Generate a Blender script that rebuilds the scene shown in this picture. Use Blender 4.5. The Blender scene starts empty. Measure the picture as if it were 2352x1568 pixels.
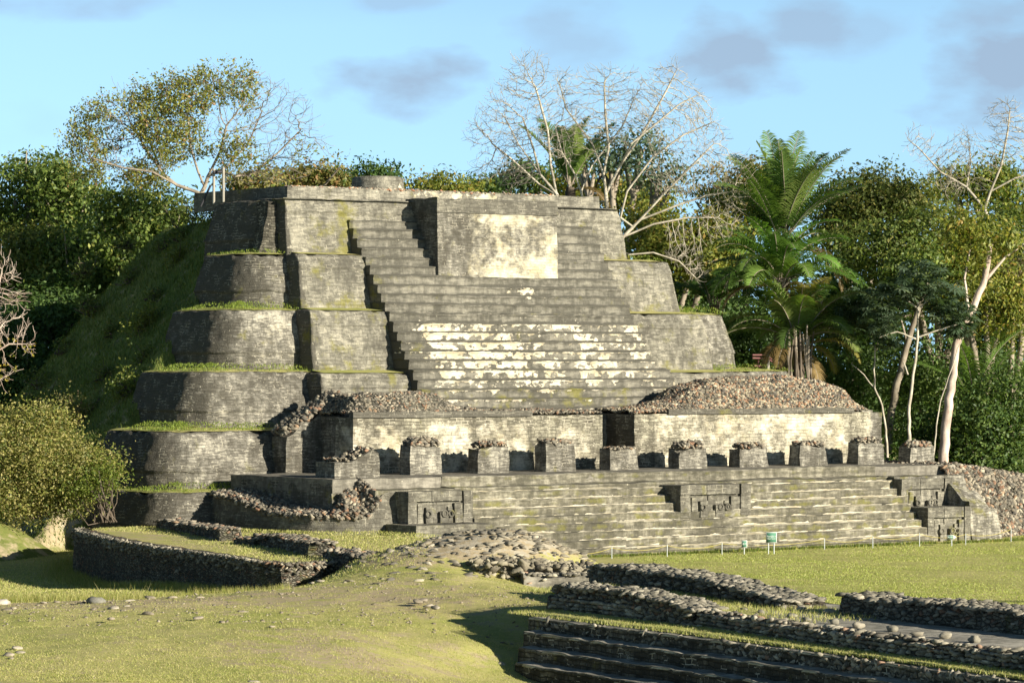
import bpy, math, random
import numpy as np
from mathutils import Vector

random.seed(7)
RNG = np.random.default_rng(11)
sc = bpy.context.scene
COL = sc.collection

# ------------------------------------------------------------------ camera, sky, sun
FPX, CX, CY, EYE = 7700.0, 1176.0, 836.0, 8.5          # focal length and horizon of the photograph (2352 px wide)
cam_d = bpy.data.cameras.new("camera"); cam = bpy.data.objects.new("camera", cam_d); COL.objects.link(cam)
cam.location = (0, 0, EYE); cam.rotation_euler = (math.radians(90), 0, 0)
cam_d.sensor_width = 36; cam_d.lens = 36 * FPX / 2352; cam_d.shift_y = 52 / 2352
cam_d.clip_start = 1; cam_d.clip_end = 6000
sc.camera = cam
sc.view_settings.view_transform = 'Standard'; sc.view_settings.look = 'None'
sc.view_settings.exposure = 1.0; sc.view_settings.gamma = 1.0; sc.view_settings.use_curve_mapping = False
sc.cycles.max_bounces = 6; sc.cycles.transparent_max_bounces = 4

SUN_EL = math.radians(17)
SH = Vector((.805, -.592)); SH.normalize()
SUN = Vector((SH.x * math.cos(SUN_EL), SH.y * math.cos(SUN_EL), math.sin(SUN_EL)))
sun_d = bpy.data.lights.new("sun", 'SUN'); sun = bpy.data.objects.new("sun", sun_d); COL.objects.link(sun)
sun_d.energy = 5.0; sun_d.angle = math.radians(0.5); sun_d.color = (1.0, .915, .76)
sun.rotation_euler = SUN.to_track_quat('Z', 'Y').to_euler(); sun.location = (60, -40, 60)

world = bpy.data.worlds.new("World"); sc.world = world; world.use_nodes = True
wt = world.node_tree; wt.nodes.clear()
def wn(t, **k):
    n = wt.nodes.new(t)
    for a, b in k.items(): setattr(n, a, b)
    return n
tc = wn('ShaderNodeTexCoord'); sep = wn('ShaderNodeSeparateXYZ'); wt.links.new(tc.outputs['Generated'], sep.inputs[0])
sky = wn('ShaderNodeTexSky', sky_type='NISHITA', sun_disc=False, sun_elevation=SUN_EL,
         sun_rotation=math.atan2(SH.x, SH.y), altitude=0, air_density=1.0, dust_density=0.4, ozone_density=3.0)
def wmath(op, a, b=None, clamp=False):
    m = wn('ShaderNodeMath', operation=op, use_clamp=clamp)
    for i, x in enumerate((a, b)):
        if x is None: continue
        if isinstance(x, (int, float)): m.inputs[i].default_value = x
        else: wt.links.new(x, m.inputs[i])
    return m.outputs[0]
# the clear sky of a dry afternoon is bluer near the horizon than the model's: sample it a little higher up
zz = wmath('ADD', sep.outputs[2], .22)
cmb = wn('ShaderNodeCombineXYZ')
wt.links.new(sep.outputs[0], cmb.inputs[0]); wt.links.new(sep.outputs[1], cmb.inputs[1]); wt.links.new(zz, cmb.inputs[2])
nrm = wn('ShaderNodeVectorMath', operation='NORMALIZE'); wt.links.new(cmb.outputs[0], nrm.inputs[0])
wt.links.new(nrm.outputs[0], sky.inputs[0])
ydir = wmath('MAXIMUM', wmath('ABSOLUTE', sep.outputs[1]), .02)
ax = wmath('DIVIDE', sep.outputs[0], ydir); az = wmath('DIVIDE', sep.outputs[2], ydir)
nzv = wn('ShaderNodeCombineXYZ'); wt.links.new(wmath('MULTIPLY', ax, 1.0), nzv.inputs[0]); wt.links.new(wmath('MULTIPLY', az, 2.0), nzv.inputs[1])
nz = wn('ShaderNodeTexNoise'); nz.inputs['Scale'].default_value = 38; nz.inputs['Detail'].default_value = 6; nz.inputs['Roughness'].default_value = .5
wt.links.new(nzv.outputs[0], nz.inputs['Vector'])
nz2 = wn('ShaderNodeTexNoise'); nz2.inputs['Scale'].default_value = 9; nz2.inputs['Detail'].default_value = 3
wt.links.new(nzv.outputs[0], nz2.inputs['Vector'])
acc = None
for (x, y, rx, ry, s) in [(930, 185, 150, 75, .95), (1330, 95, 150, 85, .55), (1660, 130, 170, 90, .95), (1850, 60, 130, 75, .8),
                          (1985, 75, 110, 60, .45), (2310, 150, 190, 120, 1.0), (2290, 40, 130, 60, .8), (70, 12, 260, 40, .6), (930, 2, 160, 26, .5), (90, 300, 120, 50, .12)]:
    a0, b0, ra, rb = (x - CX) / FPX, (CY - y) / FPX, rx / FPX, ry / FPX
    dx = wmath('DIVIDE', wmath('SUBTRACT', ax, a0), ra); dz = wmath('DIVIDE', wmath('SUBTRACT', az, b0), rb)
    r = wmath('SQRT', wmath('ADD', wmath('MULTIPLY', dx, dx), wmath('MULTIPLY', dz, dz)))
    m = wmath('SUBTRACT', 1.25, r)
    m = wmath('ADD', m, wmath('MULTIPLY', wmath('SUBTRACT', nz.outputs['Fac'], .5), 3.0))
    m = wmath('MULTIPLY', m, 1.0, clamp=True); m = wmath('MULTIPLY', m, s)
    acc = m if acc is None else wmath('MAXIMUM', acc, m)
veil = wmath('MULTIPLY', wmath('SUBTRACT', nz2.outputs['Fac'], .45, clamp=True), .5)
acc = wmath('MAXIMUM', acc, veil)
front = wmath('GREATER_THAN', sep.outputs[1], 0)
acc = wmath('MULTIPLY', wmath('MULTIPLY', acc, front), .82)
tint = wn('ShaderNodeMix', data_type='RGBA', blend_type='MULTIPLY'); tint.inputs[0].default_value = 1
wt.links.new(sky.outputs[0], tint.inputs[6]); 
elev = wn('ShaderNodeMapRange'); elev.inputs[1].default_value = .10; elev.inputs[2].default_value = .24; wt.links.new(sep.outputs[2], elev.inputs[0])
zen = wn('ShaderNodeMix', data_type='RGBA'); wt.links.new(elev.outputs[0], zen.inputs[0]); zen.inputs[6].default_value = (1.36, 1.30, 1.08, 1); zen.inputs[7].default_value = (.26, .29, .27, 1)
wt.links.new(zen.outputs[2], tint.inputs[7])
cm = wn('ShaderNodeMix', data_type='RGBA'); wt.links.new(acc, cm.inputs[0]); wt.links.new(tint.outputs[2], cm.inputs[6])
cm.inputs[7].default_value = (1.42, 1.84, 2.45, 1)
bg = wn('ShaderNodeBackground'); bg.inputs['Strength'].default_value = .13
wt.links.new(cm.outputs[2], bg.inputs[0])
wo = wn('ShaderNodeOutputWorld'); wt.links.new(bg.outputs[0], wo.inputs[0])

# ------------------------------------------------------------------ frames
UA = np.array([.8123, .5832]); VA = np.array([-.5832, .8123]); ORG = np.array([3.73, 148.1]); ROT = math.atan2(.5832, .8123)
def l2w(u, v):
    return ORG + u * UA + v * VA
def w2l(x, y):
    r = np.array([x, y]) - ORG
    return float(r @ UA), float(r @ VA)
def at(px, py, Y):            # photograph pixel + distance -> world point
    return np.array([(px - CX) / FPX * Y, Y, EYE - (py - CY) * Y / FPX])
def atz(px, py, z):
    Y = (EYE - z) * FPX / (py - CY)
    return np.array([(px - CX) / FPX * Y, Y, z])

# ------------------------------------------------------------------ noise
def _h(i, j, k, s):
    n = (i * 374761393 + j * 668265263 + k * 2147483647 + s * 974711) & 0xffffffff
    n = ((n ^ (n >> 13)) * 1274126177) & 0xffffffff
    return ((n ^ (n >> 16)) & 0xffff) / 65535.0
def vnoise(P, f=1.0, s=0):
    P = np.asarray(P, float) * f + 1000.0
    I = np.floor(P).astype(np.int64); F = P - I; F = F * F * (3 - 2 * F)
    r = 0
    for a in (0, 1):
        for b in (0, 1):
            for c in (0, 1):
                w = (F[:, 0] if a else 1 - F[:, 0]) * (F[:, 1] if b else 1 - F[:, 1]) * (F[:, 2] if c else 1 - F[:, 2])
                r = r + w * _h(I[:, 0] + a, I[:, 1] + b, I[:, 2] + c, s)
    return r * 2 - 1
def fbm(P, f=1.0, o=3, s=0):
    r, a = 0, 1.0
    for k in range(o):
        r = r + a * vnoise(P, f * 2 ** k, s + k * 7); a *= .5
    return r / 1.75
def wob(P, amp, f=1.2, s=0):
    P = np.asarray(P, float)
    if amp <= 0: return P
    return P + amp * np.stack([fbm(P, f, 3, s + 1), fbm(P, f, 3, s + 2), fbm(P, f, 3, s + 3)], 1)

# ------------------------------------------------------------------ materials
class NT:
    def __init__(s, name):
        s.m = bpy.data.materials.new(name); s.m.use_nodes = True; s.t = s.m.node_tree; s.t.nodes.clear()
        s.out = s.t.nodes.new('ShaderNodeOutputMaterial')
    def n(s, t, **k):
        n = s.t.nodes.new(t)
        for a, b in k.items(): setattr(n, a, b)
        return n
    def obc(s):          # object coordinates, moved by the object's place so that copies differ
        v = s.n('ShaderNodeVectorMath', operation='ADD'); s.t.links.new(s.n('ShaderNodeTexCoord').outputs['Object'], v.inputs[0])
        s.t.links.new(s.n('ShaderNodeObjectInfo').outputs['Location'], v.inputs[1]); return v.outputs[0]
    def put(s, sock, x):
        if x is None: return
        if isinstance(x, (int, float)): sock.default_value = x
        elif isinstance(x, (tuple, list)): sock.default_value = tuple(x) + ((1,) if len(x) == 3 and sock.type == 'RGBA' else ())
        else: s.t.links.new(x, sock)
    def math(s, op, a, b=None, clamp=False):
        m = s.n('ShaderNodeMath', operation=op, use_clamp=clamp); s.put(m.inputs[0], a); s.put(m.inputs[1], b); return m.outputs[0]
    def mix(s, f, a, b, bt='MIX'):
        m = s.n('ShaderNodeMix', data_type='RGBA', blend_type=bt); s.put(m.inputs[0], f); s.put(m.inputs[6], a); s.put(m.inputs[7], b); return m.outputs[2]
    def ramp(s, v, lo, hi):
        m = s.n('ShaderNodeMapRange', interpolation_type='SMOOTHSTEP'); s.put(m.inputs[0], v); m.inputs[1].default_value = lo; m.inputs[2].default_value = hi; return m.outputs[0]
    def noise(s, vec, scale, detail=4, rough=.55, mapscale=None):
        if mapscale:
            mp = s.n('ShaderNodeMapping'); s.put(mp.inputs[0], vec); mp.inputs['Scale'].default_value = mapscale; vec = mp.outputs[0]
        n = s.n('ShaderNodeTexNoise'); s.put(n.inputs['Vector'], vec); n.inputs['Scale'].default_value = scale
        n.inputs['Detail'].default_value = detail; n.inputs['Roughness'].default_value = rough; return n.outputs['Fac']
    def attr(s, name): 
        a = s.n('ShaderNodeAttribute', attribute_name=name); return a
    def bsdf(s, col, rough=.9, spec=.15, bump=None, bstr=.5, bdist=.03):
        p = s.n('ShaderNodeBsdfPrincipled'); s.put(p.inputs['Base Color'], col); s.put(p.inputs['Roughness'], rough)
        p.inputs['Specular IOR Level'].default_value = spec
        if bump is not None:
            b = s.n('ShaderNodeBump'); b.inputs['Strength'].default_value = bstr; b.inputs['Distance'].default_value = bdist
            s.put(b.inputs['Height'], bump); s.t.links.new(b.outputs[0], p.inputs['Normal'])
        return p
    def fin(s, sh):
        s.t.links.new(sh.outputs[0], s.out.inputs[0]); return s.m

def stone_mat(name, dark, mid, light, bw=.5, bh=.2, mort=(.56, .52, .41), mort_amt=.5, brick=1.0, plaster=(.62, .58, .45),
              pthr=.2, pw=.035, moss=(.17, .16, .035), mossthr=.16, bstr=.7, warm=0.0):
    t = NT(name); tcn = t.n('ShaderNodeTexCoord'); ob = t.obc(); uv = tcn.outputs['UV']
    wx = t.attr('wx'); sp = t.n('ShaderNodeSeparateColor'); t.put(sp.inputs[0], wx.outputs['Color'])
    n1 = t.noise(ob, .35, 6, .62); n2 = t.noise(ob, 2.2, 6, .65); n3 = t.noise(ob, 14, 4, .7)
    streak = t.noise(ob, 1.0, 5, .65, (3.6, 3.6, .5))
    # blocks, courses bent by noise so they read as hand-laid
    nd = t.n('ShaderNodeTexNoise'); t.put(nd.inputs['Vector'], ob); nd.inputs['Scale'].default_value = 1.6; nd.inputs['Detail'].default_value = 3
    off = t.n('ShaderNodeVectorMath', operation='MULTIPLY_ADD'); t.put(off.inputs[0], nd.outputs['Color']); off.inputs[1].default_value = (.34, .14, 0); t.put(off.inputs[2], uv)
    br = t.n('ShaderNodeTexBrick'); t.put(br.inputs['Vector'], off.outputs[0])
    br.inputs['Color1'].default_value = (0, 0, 0, 1); br.inputs['Color2'].default_value = (1, 1, 1, 1); br.inputs['Mortar'].default_value = (.5, .5, .5, 1)
    br.inputs['Scale'].default_value = 1.0; br.inputs['Brick Width'].default_value = bw; br.inputs['Row Height'].default_value = bh
    br.inputs['Mortar Size'].default_value = .017; br.inputs['Mortar Smooth'].default_value = .4; br.offset = .43; br.squash = .8; br.squash_frequency = 3
    val = t.math('ADD', t.math('MULTIPLY', n1, .55), t.math('MULTIPLY', n2, .45))
    val = t.math('ADD', val, t.math('MULTIPLY', t.math('SUBTRACT', streak, .5), .45))
    crs = t.noise(ob, 1.0, 4, .6, (2.2, 2.2, 9.0)); val = t.math('ADD', val, t.math('MULTIPLY', t.math('SUBTRACT', crs, .5), .45))
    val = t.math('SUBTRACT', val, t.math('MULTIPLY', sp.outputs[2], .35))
    c = t.mix(t.ramp(val, .36, .60), dark, mid)
    c = t.mix(t.math('MULTIPLY', t.ramp(val, .52, .68), .85), c, light)
    brv = t.math('MULTIPLY', t.math('SUBTRACT', br.outputs['Color'], .5), .55 * brick)
    c = t.mix(1.0, c, t.mix(0, (1, 1, 1), (1, 1, 1)), 'MULTIPLY') if False else c
    hv = t.n('ShaderNodeHueSaturation'); t.put(hv.inputs['Color'], c); t.put(hv.inputs['Value'], t.math('ADD', 1.0, brv)); c = hv.outputs[0]
    grain = t.math('ADD', .72, t.math('MULTIPLY', n3, .56))
    hv2 = t.n('ShaderNodeHueSaturation'); t.put(hv2.inputs['Color'], c); t.put(hv2.inputs['Value'], grain); c = hv2.outputs[0]
    # mortar: pale where it has been repointed, dark crack elsewhere
    mp_ = t.ramp(t.noise(ob, 1.7, 5, .7), .62 - mort_amt * .25, .66 - mort_amt * .2)
    mcol = t.mix(mp_, (dark[0] * .7, dark[1] * .7, dark[2] * .65), mort)
    fac = t.math('MULTIPLY', br.outputs['Fac'], .85 * brick)
    c = t.mix(fac, c, mcol)
    # lichen specks
    vo = t.n('ShaderNodeTexVoronoi'); t.put(vo.inputs['Vector'], ob); vo.inputs['Scale'].default_value = 2.6
    spk = t.math('MULTIPLY', t.math('SUBTRACT', 1.0, t.ramp(vo.outputs['Distance'], .05, .10)), t.ramp(n2, .5, .6))
    c = t.mix(t.math('MULTIPLY', spk, .7), c, (.6, .56, .44))
    # moss
    mv = t.math('ADD', t.math('SUBTRACT', t.noise(ob, .9, 5, .65), .5), t.math('MULTIPLY', sp.outputs[1], .45))
    c = t.mix(t.math('MULTIPLY', t.ramp(mv, mossthr - .05, mossthr + .13), .75), c, t.mix(n3, (moss[0] * .5, moss[1] * .5, moss[2] * .6), (moss[0] * 1.5, moss[1] * 1.5, moss[2] * 1.3)))
    # plaster remains
    pn = t.math('ADD', t.math('MULTIPLY', t.noise(ob, .8, 6, .6), .55), t.math('MULTIPLY', t.noise(ob, 2.6, 5, .6, (1, 1, 1.5)), .45))
    pv = t.math('ADD', t.math('SUBTRACT', pn, .5), t.math('MULTIPLY', t.math('SUBTRACT', sp.outputs[0], 0), .5))
    pm = t.ramp(pv, pthr, pthr + pw)
    pc = t.mix(t.ramp(t.noise(ob, 1.3, 6, .7), .38, .6), (plaster[0] * .72, plaster[1] * .68, plaster[2] * .58), plaster)
    pc = t.mix(t.math('MULTIPLY', fac, .3), pc, mcol)
    pc = t.mix(t.math('MULTIPLY', t.ramp(n3, .56, .72), .5), pc, (plaster[0] * .45, plaster[1] * .42, plaster[2] * .36))
    c = t.mix(t.math('MULTIPLY', pm, .93), c, pc)
    h = t.math('ADD', t.math('MULTIPLY', n3, .5), t.math('MULTIPLY', n2, .8))
    h = t.math('SUBTRACT', h, t.math('MULTIPLY', br.outputs['Fac'], .5 * brick))
    h = t.math('ADD', h, t.math('MULTIPLY', pm, .25)); h = t.math('ADD', h, t.math('MULTIPLY', t.math('SUBTRACT', br.outputs['Color'], .5), .3 * brick))
    return t.fin(t.bsdf(c, .93, .12, h, bstr, .11))

M = {}
M['masonry'] = stone_mat('coursed_masonry', (.085, .079, .064), (.18, .17, .143), (.40, .375, .305), bw=.44, bh=.14, mort_amt=.42, brick=.55, pw=.24)
M['smooth'] = stone_mat('dressed_masonry', (.10, .094, .077), (.19, .18, .145), (.31, .29, .23), bw=.5, bh=.19, mort_amt=.42, brick=.5)
M['stair'] = stone_mat('plastered_steps', (.085, .081, .066), (.165, .156, .128), (.245, .23, .185), bw=2.6, bh=.46, mort_amt=.1, brick=.16, plaster=(.66, .61, .49), pthr=.2)
M['lowstair'] = stone_mat('mossy_steps', (.085, .080, .060), (.175, .163, .125), (.31, .29, .225), bw=.75, bh=.36, mort_amt=.2, brick=.14, plaster=(.52, .485, .385), moss=(.15, .145, .04), mossthr=.10)
M['paving'] = stone_mat('paving_plaster', (.19, .18, .15), (.33, .31, .26), (.46, .43, .36), bw=3, bh=3, brick=.0, pthr=.4, mossthr=.25, bstr=.4)
M['white'] = stone_mat('plaster_wall', (.12, .11, .085), (.24, .225, .17), (.40, .37, .28), bw=.42, bh=.16, plaster=(.72, .67, .54), pthr=.2, pw=.26)
M['old'] = stone_mat('old_dark_masonry', (.06, .056, .045), (.155, .145, .112), (.31, .29, .235), bw=.34, bh=.14, mort_amt=.3, bstr=1.0, mossthr=.2)
M['flag'] = stone_mat('floor_plaster', (.12, .112, .092), (.21, .195, .16), (.30, .28, .23), bw=3, bh=3, brick=.0, pthr=.4, mossthr=.25, bstr=.3)

def cells_mat(name, dark, mid, light, sc_=5.0, bstr=1.0):
    t = NT(name); ob = t.obc(); wx = t.attr('wx'); sp = t.n('ShaderNodeSeparateColor'); t.put(sp.inputs[0], wx.outputs['Color'])
    mp = t.n('ShaderNodeMapping'); t.put(mp.inputs[0], ob); mp.inputs['Scale'].default_value = (1, 1, 1.9)
    nd = t.n('ShaderNodeTexNoise'); t.put(nd.inputs['Vector'], ob); nd.inputs['Scale'].default_value = 3; nd.inputs['Detail'].default_value = 4
    off = t.n('ShaderNodeVectorMath', operation='MULTIPLY_ADD'); t.put(off.inputs[0], nd.outputs['Color']); off.inputs[1].default_value = (.25, .25, .25); t.put(off.inputs[2], mp.outputs[0])
    v1 = t.n('ShaderNodeTexVoronoi'); t.put(v1.inputs['Vector'], off.outputs[0]); v1.inputs['Scale'].default_value = sc_
    v2 = t.n('ShaderNodeTexVoronoi', feature='DISTANCE_TO_EDGE'); t.put(v2.inputs['Vector'], off.outputs[0]); v2.inputs['Scale'].default_value = sc_
    sc = t.n('ShaderNodeSeparateColor'); t.put(sc.inputs[0], v1.outputs['Color']); n1 = t.noise(ob, .6, 5, .65); n3 = t.noise(ob, 11, 5, .7)
    val = t.math('ADD', t.math('MULTIPLY', sc.outputs[0], .45), t.math('MULTIPLY', n1, .75)); val = t.math('SUBTRACT', val, t.math('MULTIPLY', sp.outputs[2], .4))
    c = t.mix(t.ramp(val, .38, .72), dark, mid); c = t.mix(t.math('MULTIPLY', t.ramp(val, .68, .95), .9), c, light)
    c = t.mix(t.math('MULTIPLY', t.ramp(sc.outputs[1], .86, .9), .6), c, (.26, .15, .10))
    edge = t.ramp(v2.outputs['Distance'], .0, .09); c = t.mix(edge, (dark[0] * .45, dark[1] * .45, dark[2] * .42), c)
    hv = t.n('ShaderNodeHueSaturation'); t.put(hv.inputs['Color'], c); t.put(hv.inputs['Value'], t.math('ADD', .65, t.math('MULTIPLY', n3, .7))); c = hv.outputs[0]
    mv = t.math('ADD', t.math('SUBTRACT', t.noise(ob, .9, 5, .65), .5), t.math('MULTIPLY', sp.outputs[1], .45)); c = t.mix(t.math('MULTIPLY', t.ramp(mv, .12, .26), .6), c, (.11, .12, .035))
    h = t.math('ADD', t.math('MULTIPLY', t.ramp(v2.outputs['Distance'], 0, .28), .8), t.math('MULTIPLY', n3, .4)); h = t.math('ADD', h, t.math('MULTIPLY', sc.outputs[2], .4))
    return t.fin(t.bsdf(c, .93, .12, h, bstr, .10))
M['cells'] = cells_mat('dark_rubble_masonry', (.085, .079, .063), (.19, .178, .142), (.34, .315, .25), 4.6)
M['cellsfine'] = cells_mat('fine_rubble_masonry', (.085, .078, .062), (.20, .185, .145), (.38, .345, .27), 6.5)
def rubble_mat():
    t = NT('rubble_stone'); a = t.attr('col'); ob = t.obc()
    n = t.noise(ob, 9, 5, .7); n2 = t.noise(ob, 1.2, 4, .6)
    c = t.mix(1.0, a.outputs['Color'], t.mix(n, (.55, .55, .55), (1.35, 1.33, 1.28)), 'MULTIPLY')
    c = t.mix(t.math('MULTIPLY', t.ramp(n2, .5, .68), .55), c, (.09, .085, .065))
    return t.fin(t.bsdf(c, .92, .12, n, .5, .03))
M['rubble'] = rubble_mat()

def ground_mat(name, hill=False):
    t = NT(name); ob = t.obc()
    a = t.attr('wx'); sp = t.n('ShaderNodeSeparateColor'); t.put(sp.inputs[0], a.outputs['Color'])
    n0 = t.noise(ob, .12, 5, .6); n1 = t.noise(ob, .7, 6, .65); n2 = t.noise(ob, 5, 5, .7); n3 = t.noise(ob, 28, 3, .7)
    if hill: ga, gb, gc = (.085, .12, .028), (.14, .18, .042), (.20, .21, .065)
    else: ga, gb, gc = (.29, .31, .085), (.40, .385, .135), (.50, .44, .20)
    c = t.mix(t.ramp(n1, .36, .62), ga, gb)
    c = t.mix(t.ramp(t.math('ADD', t.math('MULTIPLY', n0, .6), t.math('MULTIPLY', n2, .4)), .42, .66), c, gc)
    dry = t.math('ADD', t.math('SUBTRACT', t.noise(ob, .9, 6, .7), .5), t.math('MULTIPLY', sp.outputs[0], .5))
    c = t.mix(t.ramp(dry, .13, .32), c, t.mix(n2, (.30, .235, .14), (.50, .42, .28)))
    rock = t.math('ADD', t.math('SUBTRACT', t.noise(ob, 2.2, 5, .6), .5), t.math('MULTIPLY', sp.outputs[1], .5))
    c = t.mix(t.ramp(rock, .26, .34), c, t.mix(n2, (.28, .25, .19), (.56, .50, .38)))
    hv = t.n('ShaderNodeHueSaturation'); t.put(hv.inputs['Color'], c); t.put(hv.inputs['Value'], t.math('ADD', .72, t.math('MULTIPLY', n3, .56))); c = hv.outputs[0]
    h = t.math('ADD', t.math('MULTIPLY', n2, .5), t.math('MULTIPLY', n3, .35))
    return t.fin(t.bsdf(c, .95, .08, h, .8, .05))
M['ground'] = ground_mat('short_grass'); M['hillgrass'] = ground_mat('slope_grass', True)

def leaf_mat(name, trans=.38, rough=.5):
    t = NT(name); a = t.attr('col'); p = t.bsdf(a.outputs['Color'], rough, .3)
    tr = t.n('ShaderNodeBsdfTranslucent'); t.put(tr.inputs[0], t.mix(1.0, a.outputs['Color'], (1.25, 1.35, .6), 'MULTIPLY'))
    mx = t.n('ShaderNodeMixShader'); mx.inputs[0].default_value = trans
    t.t.links.new(p.outputs[0], mx.inputs[1]); t.t.links.new(tr.outputs[0], mx.inputs[2]); return t.fin(mx)
M['leaf'] = leaf_mat('foliage')
def bark_mat(name, a, b, s=3):
    t = NT(name); ob = t.obc(); n = t.noise(ob, s, 6, .7, (1, 1, .5)); n2 = t.noise(ob, .5, 3, .6)
    c = t.mix(t.ramp(n, .35, .65), a, b); c = t.mix(t.math('MULTIPLY', t.ramp(n2, .5, .7), .5), c, (a[0] * .5, a[1] * .55, a[2] * .5))
    return t.fin(t.bsdf(c, .9, .15, n, .5, .03))
M['bark'] = bark_mat('grey_bark', (.20, .165, .125), (.36, .31, .24))
M['palebark'] = bark_mat('pale_bark', (.30, .265, .205), (.54, .49, .39))
M['darkbark'] = bark_mat('dark_bark', (.07, .055, .04), (.16, .13, .10))
M['pinkbark'] = bark_mat('pink_bark', (.36, .26, .21), (.66, .56, .47), 1.5)
def flat(name, c, rough=.6, spec=.3, nz_=.25):
    t = NT(name); ob = t.obc(); n = t.noise(ob, 12, 4, .6)
    return t.fin(t.bsdf(t.mix(n, tuple(x * (1 - nz_) for x in c), tuple(x * (1 + nz_) for x in c)), rough, spec, n, .2, .01))
M['redwood'] = flat('red_painted_wood', (.16, .07, .065)); M['greywood'] = flat('grey_timber', (.30, .28, .23)); M['darkwood'] = flat('dark_timber', (.035, .035, .04))
M['post'] = flat('white_painted_pipe', (.46, .49, .48)); M['rope'] = flat('yellow_rope', (.42, .36, .10)); M['sign'] = flat('green_sign_paint', (.08, .21, .14), .5, .4, .08)
M['signwhite'] = flat('white_sign_paint', (.52, .55, .51), .5, .4, .04)

# ------------------------------------------------------------------ mesh helpers
def mesh_obj(name, V, faces, mat, parent=None, frame='W', base=None, wx=None, col=None, uv=None, smooth=False):
    """V in world coordinates (frame W) or temple coordinates u,v,z (frame L); returns ONE object."""
    V = np.asarray(V, float).reshape(-1, 3)
    if parent is not None: frame = parent['_frame']; base = parent['_base']
    if base is None: base = (float((V[:, 0].min() + V[:, 0].max()) / 2), float((V[:, 1].min() + V[:, 1].max()) / 2), float(V[:, 2].min()))
    base = np.array([float(x) for x in base])
    W = V - base
    me = bpy.data.meshes.new(name)
    if isinstance(faces, np.ndarray): groups = [faces]
    else: groups = [np.asarray(f, int) for f in faces if len(f)]
    groups = [g for g in groups if len(g)]
    loops = np.concatenate([g.ravel() for g in groups]); tot = np.concatenate([np.full(len(g), g.shape[1]) for g in groups])
    st = np.concatenate([[0], np.cumsum(tot)[:-1]])
    me.vertices.add(len(W)); me.vertices.foreach_set('co', W.ravel())
    me.loops.add(len(loops)); me.loops.foreach_set('vertex_index', loops.astype(np.int32))
    me.polygons.add(len(tot)); me.polygons.foreach_set('loop_start', st.astype(np.int32)); me.polygons.foreach_set('loop_total', tot.astype(np.int32))
    if smooth: me.polygons.foreach_set('use_smooth', np.ones(len(tot), bool))
    me.update(calc_edges=True)
    if uv is not None:
        l = me.uv_layers.new(name='uv'); l.data.foreach_set('uv', np.asarray(uv, float)[loops].ravel())
    if wx is not None:
        c = np.ones((len(W), 4)); c[:, :3] = wx; at_ = me.color_attributes.new('wx', 'FLOAT_COLOR', 'POINT'); at_.data.foreach_set('color', c.ravel())
    if col is not None:
        c = np.ones((len(W), 4)); c[:, :3] = col; at_ = me.color_attributes.new('col', 'FLOAT_COLOR', 'POINT'); at_.data.foreach_set('color', c.ravel())
    me.materials.append(M[mat])
    o = bpy.data.objects.new(name, me); COL.objects.link(o)
    if parent is not None: o.parent = parent
    elif frame == 'L':
        p = l2w(base[0], base[1]); o.location = (p[0], p[1], base[2]); o.rotation_euler = (0, 0, ROT)
    else: o.location = base
    return o
def tag(o, label, cat, group=None):
    o['label'] = label; o['category'] = cat
    if group: o['group'] = group
    return o
def thing(name, label, cat, base, frame='L', group=None):
    o = bpy.data.objects.new(name, None); COL.objects.link(o); o['_frame'] = frame; o['_base'] = [float(x) for x in base]
    if frame == 'L':
        p = l2w(base[0], base[1]); o.location = (p[0], p[1], base[2]); o.rotation_euler = (0, 0, ROT)
    else: o.location = base
    return tag(o, label, cat, group)
def gridfaces(n, m, off=0, closed=False):
    i = np.arange(n if closed else n - 1)[:, None]; j = np.arange(m - 1)[None, :]
    a = i * m + j; b = ((i + 1) % n) * m + j
    return np.stack([a, b, b + 1, a + 1], -1).reshape(-1, 4) + off
def resample(P, d):
    P = np.asarray(P, float); out = [P[:1]]
    for a, b in zip(P[:-1], P[1:]):
        n = max(1, int(math.ceil(np.linalg.norm(b - a) / d))); t = np.linspace(0, 1, n + 1)[1:, None]; out.append(a + (b - a) * t)
    return np.concatenate(out)
class MB:                      # collects pieces of ONE part
    def __init__(s): s.V = []; s.F = {3: [], 4: []}; s.uv = []; s.col = []; s.n = 0
    def add(s, V, F, uv=None, col=None):
        V = np.asarray(V, float).reshape(-1, 3); F = np.asarray(F, int)
        s.V.append(V); s.F[F.shape[1]].append(F + s.n); s.n += len(V)
        s.uv.append(np.zeros((len(V), 2)) if uv is None else np.asarray(uv, float))
        s.col.append(np.ones((len(V), 3)) * .5 if col is None else np.broadcast_to(np.asarray(col, float), (len(V), 3)))
        return s
    def build(s, name, mat, parent=None, wob_=0, wf=1.2, wxf=None, wx=None, edge=None, rough=0, **k):
        V = np.concatenate(s.V); V = wob(V, wob_, wf)
        if rough: V = wob(V, rough, 4.2, 50)
        if edge is not None:
            m = V[:, 2] > edge - .25; V[m, 2] -= .30 * np.clip(fbm(V[m], 1.3, 3, 33) - .1, 0, 1) + .03 * np.abs(vnoise(V[m], 5, 34))
        if wxf is not None: wx = wxf(V)
        elif wx is not None: wx = np.tile(np.array(wx, float), (len(V), 1))
        else: wx = np.zeros((len(V), 3))
        f = [np.concatenate(s.F[q]) for q in (3, 4) if s.F[q]]
        return mesh_obj(name, V, f, mat, parent, wx=wx, col=np.concatenate(s.col), uv=np.concatenate(s.uv), **k)
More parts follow.
